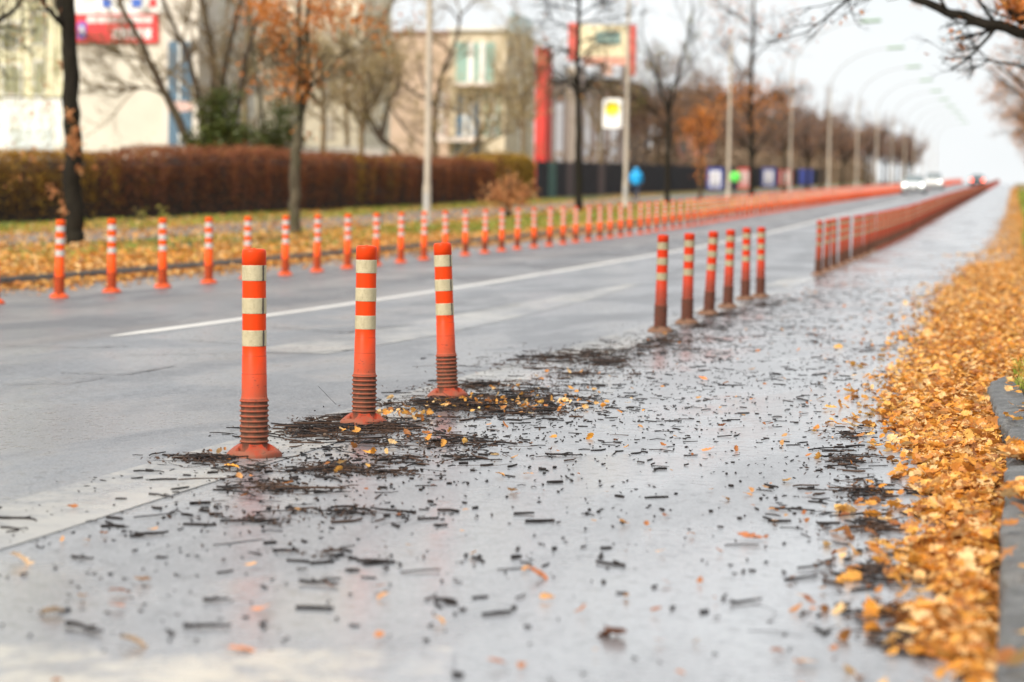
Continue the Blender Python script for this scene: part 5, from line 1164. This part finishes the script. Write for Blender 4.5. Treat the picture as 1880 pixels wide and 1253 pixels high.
# low white wall
d = 109.; O = (at(600,300,d)[0], d, 0.); e = empty('garden_wall', O)
bx('wall', (500,272), (702,305), d, .25, bm('bright_white_wall', (.85,.83,.78,1)), e, 0, 0.2, O); bx('coping', (498,268), (704,273), d, .35, paleframe, e, .05, None, O)
tag(e, 'low bright white garden wall showing just above the hedge', 'wall')
# modern building
d = 152.; O = (at(870,300,d)[0], d, 0.); e = empty('office_building', O)
bx('wall', (826,56), (926,310), d, 9.4, cream2, e, 0, 0, O); bx('rear_wing', (706,62), (826,310), d+2, 7, bm('brownish_render', (.5,.38,.29,1)), e, 0, 0, O); bx('roof', (704,57), (828,63), d+2, 7.2, roofm, e, .2, None, O); bx('roof', (822,50), (928,57), d, 9.6, paleframe, e, .3, None, O)
for x0,x1,y0,y1,m_ in [(838,908,78,152,glassgreen),(800,822,165,250,pinkish),(838,880,168,252,glassblue),(834,880,262,300,glassblue),(890,918,170,250,glassgreen)]:
    f = bx('window', (x0,y0), (x1,y1), d, .06, m_, e, .06, None, O)
    for q in (.32, .62): bx('mullion', (x0+(x1-x0)*q,y0), (x0+(x1-x0)*(q+.13),y1), d, .03, paleframe, f, .12, None, O)
bx('balcony', (796,252), (884,262), d, .1, bm('pale_balcony', (.68,.6,.54,1)), e, 1.2, None, O); bx('balcony', (834,153), (915,160), d, .1, bm('pale_balcony', (.68,.6,.54,1)), e, 1., None, O)
xr = at(926,200,d)[0]-O[0]
for zb_ in (1.2, 5.0, 8.6):
    b = MB(); b.box(xr, xr+.06, 1.2, 8.4, zb_+3.2, zb_+5.4); f = b.obj('window', bm('pale_aqua_glazing', (.45,.6,.6,1), .3), e, smooth=False)
    b = MB(); b.box(xr+.06, xr+.1, 4.6, 4.9, zb_+3.2, zb_+5.4); b.obj('mullion', paleframe, f, smooth=False)
tag(e, 'modern cream office building with green and blue glazing behind the Y-shaped tree', 'building')
# red slab tower, pale column, billboard
d = 172.; O = (at(998,300,d)[0], d, 0.); e = empty('red_tower', O); bx('slab', (984,90), (999,308), d, 2.6, redm, e, 0, 0, O); bx('coping', (983,87), (1000,90), d, 2.7, bm('bright_red_cladding', (.75,.07,.05,1), .5, .1, .3), e, .05, None, O); tag(e, 'tall narrow red slab beside the modern building', 'tower')
d = 176.; O = (at(1047,300,d)[0], d, 0.); e = empty('column', O); bx('shaft', (1040,130), (1055,305), d, .6, tan, e, 0, 0, O); bx('cap', (1038,124), (1057,131), d, .8, tan, e, .1, None, O); tag(e, 'pale tan square column left of the big billboard', 'column')
d = 180.; O = (at(1105,300,d)[0], d, 0.); e = empty('billboard', O)
bx('board', (1058,46), (1152,104), d, .5, bm('billboard_cream', (.72,.64,.42,1), .5), e, 0, None, O); bx('frame', (1044,42), (1057,112), d, .7, bm('billboard_red', (.62,.1,.08,1), .5), e, .1, None, O); bx('frame', (1153,46), (1165,138), d, .7, bm('billboard_red', (.62,.1,.08,1), .5), e, .1, None, O)
bx('print', (1094,58), (1140,82), d, .02, bm('billboard_green_grey', (.2,.3,.27,1), .5), e, .06, None, O); bx('lower_board', (1070,105), (1152,120), d, .4, bm('billboard_salmon', (.6,.3,.22,1), .5), e, .02, None, O)
bx('disc', (1103,112), (1125,138), d, .2, bm('billboard_pale_salmon', (.7,.45,.36,1), .5), e, .2, None, O)
for x0 in (1066, 1140): bx('leg', (x0,121), (x0+5,308), d, .3, greyd, e, 0, 0, O)
tag(e, 'large cream and red billboard raised on legs above the grey building', 'billboard')
d = 190.; O = (at(1100,300,d)[0], d, 0.); e = empty('grey_building', O); bx('wall', (1014,150), (1150,318), d, 12, greyd, e, 0, 0, O); bx('roof', (1012,145), (1151,151), d, 12.3, bm('dark_roof_edge', (.08,.08,.09,1)), e, .3, None, O)
for k in range(5): f = bx('window', (1022+k*25,190), (1032+k*25,300), d, .05, bm('grey_blue_strip', (.34,.36,.4,1), .4), e, .05, None, O)
tag(e, 'dark grey-brown flat building under the billboard', 'building')
d = 205.; O = (at(1262,300,d)[0], d, 0.); e = empty('red_house', O); bx('wall', (1236,240), (1284,330), d, 10, brick, e, 0, None, O)
a, c = at(1232,240,d), at(1288,240,d); t_ = at(1262,216,d); b = MB(); V = [(a[0],d-.3,a[2]),(c[0],d-.3,a[2]),(t_[0],d-.3,t_[2]),(a[0],d+10.3,a[2]),(c[0],d+10.3,a[2]),(t_[0],d+10.3,t_[2])]
b.add(np.array(V)-np.array(O), q=[(0,2,5,3),(1,4,5,2),(0,3,4,1)], t=[(0,1,2),(3,5,4)]); b.obj('roof', bm('red_tiles', (.42,.16,.12,1)), e, smooth=False)
bx('window', (1250,262), (1262,280), d, .05, glassb, e, .05, None, O)
tag(e, 'small reddish house with a pitched roof behind the little orange tree', 'house')
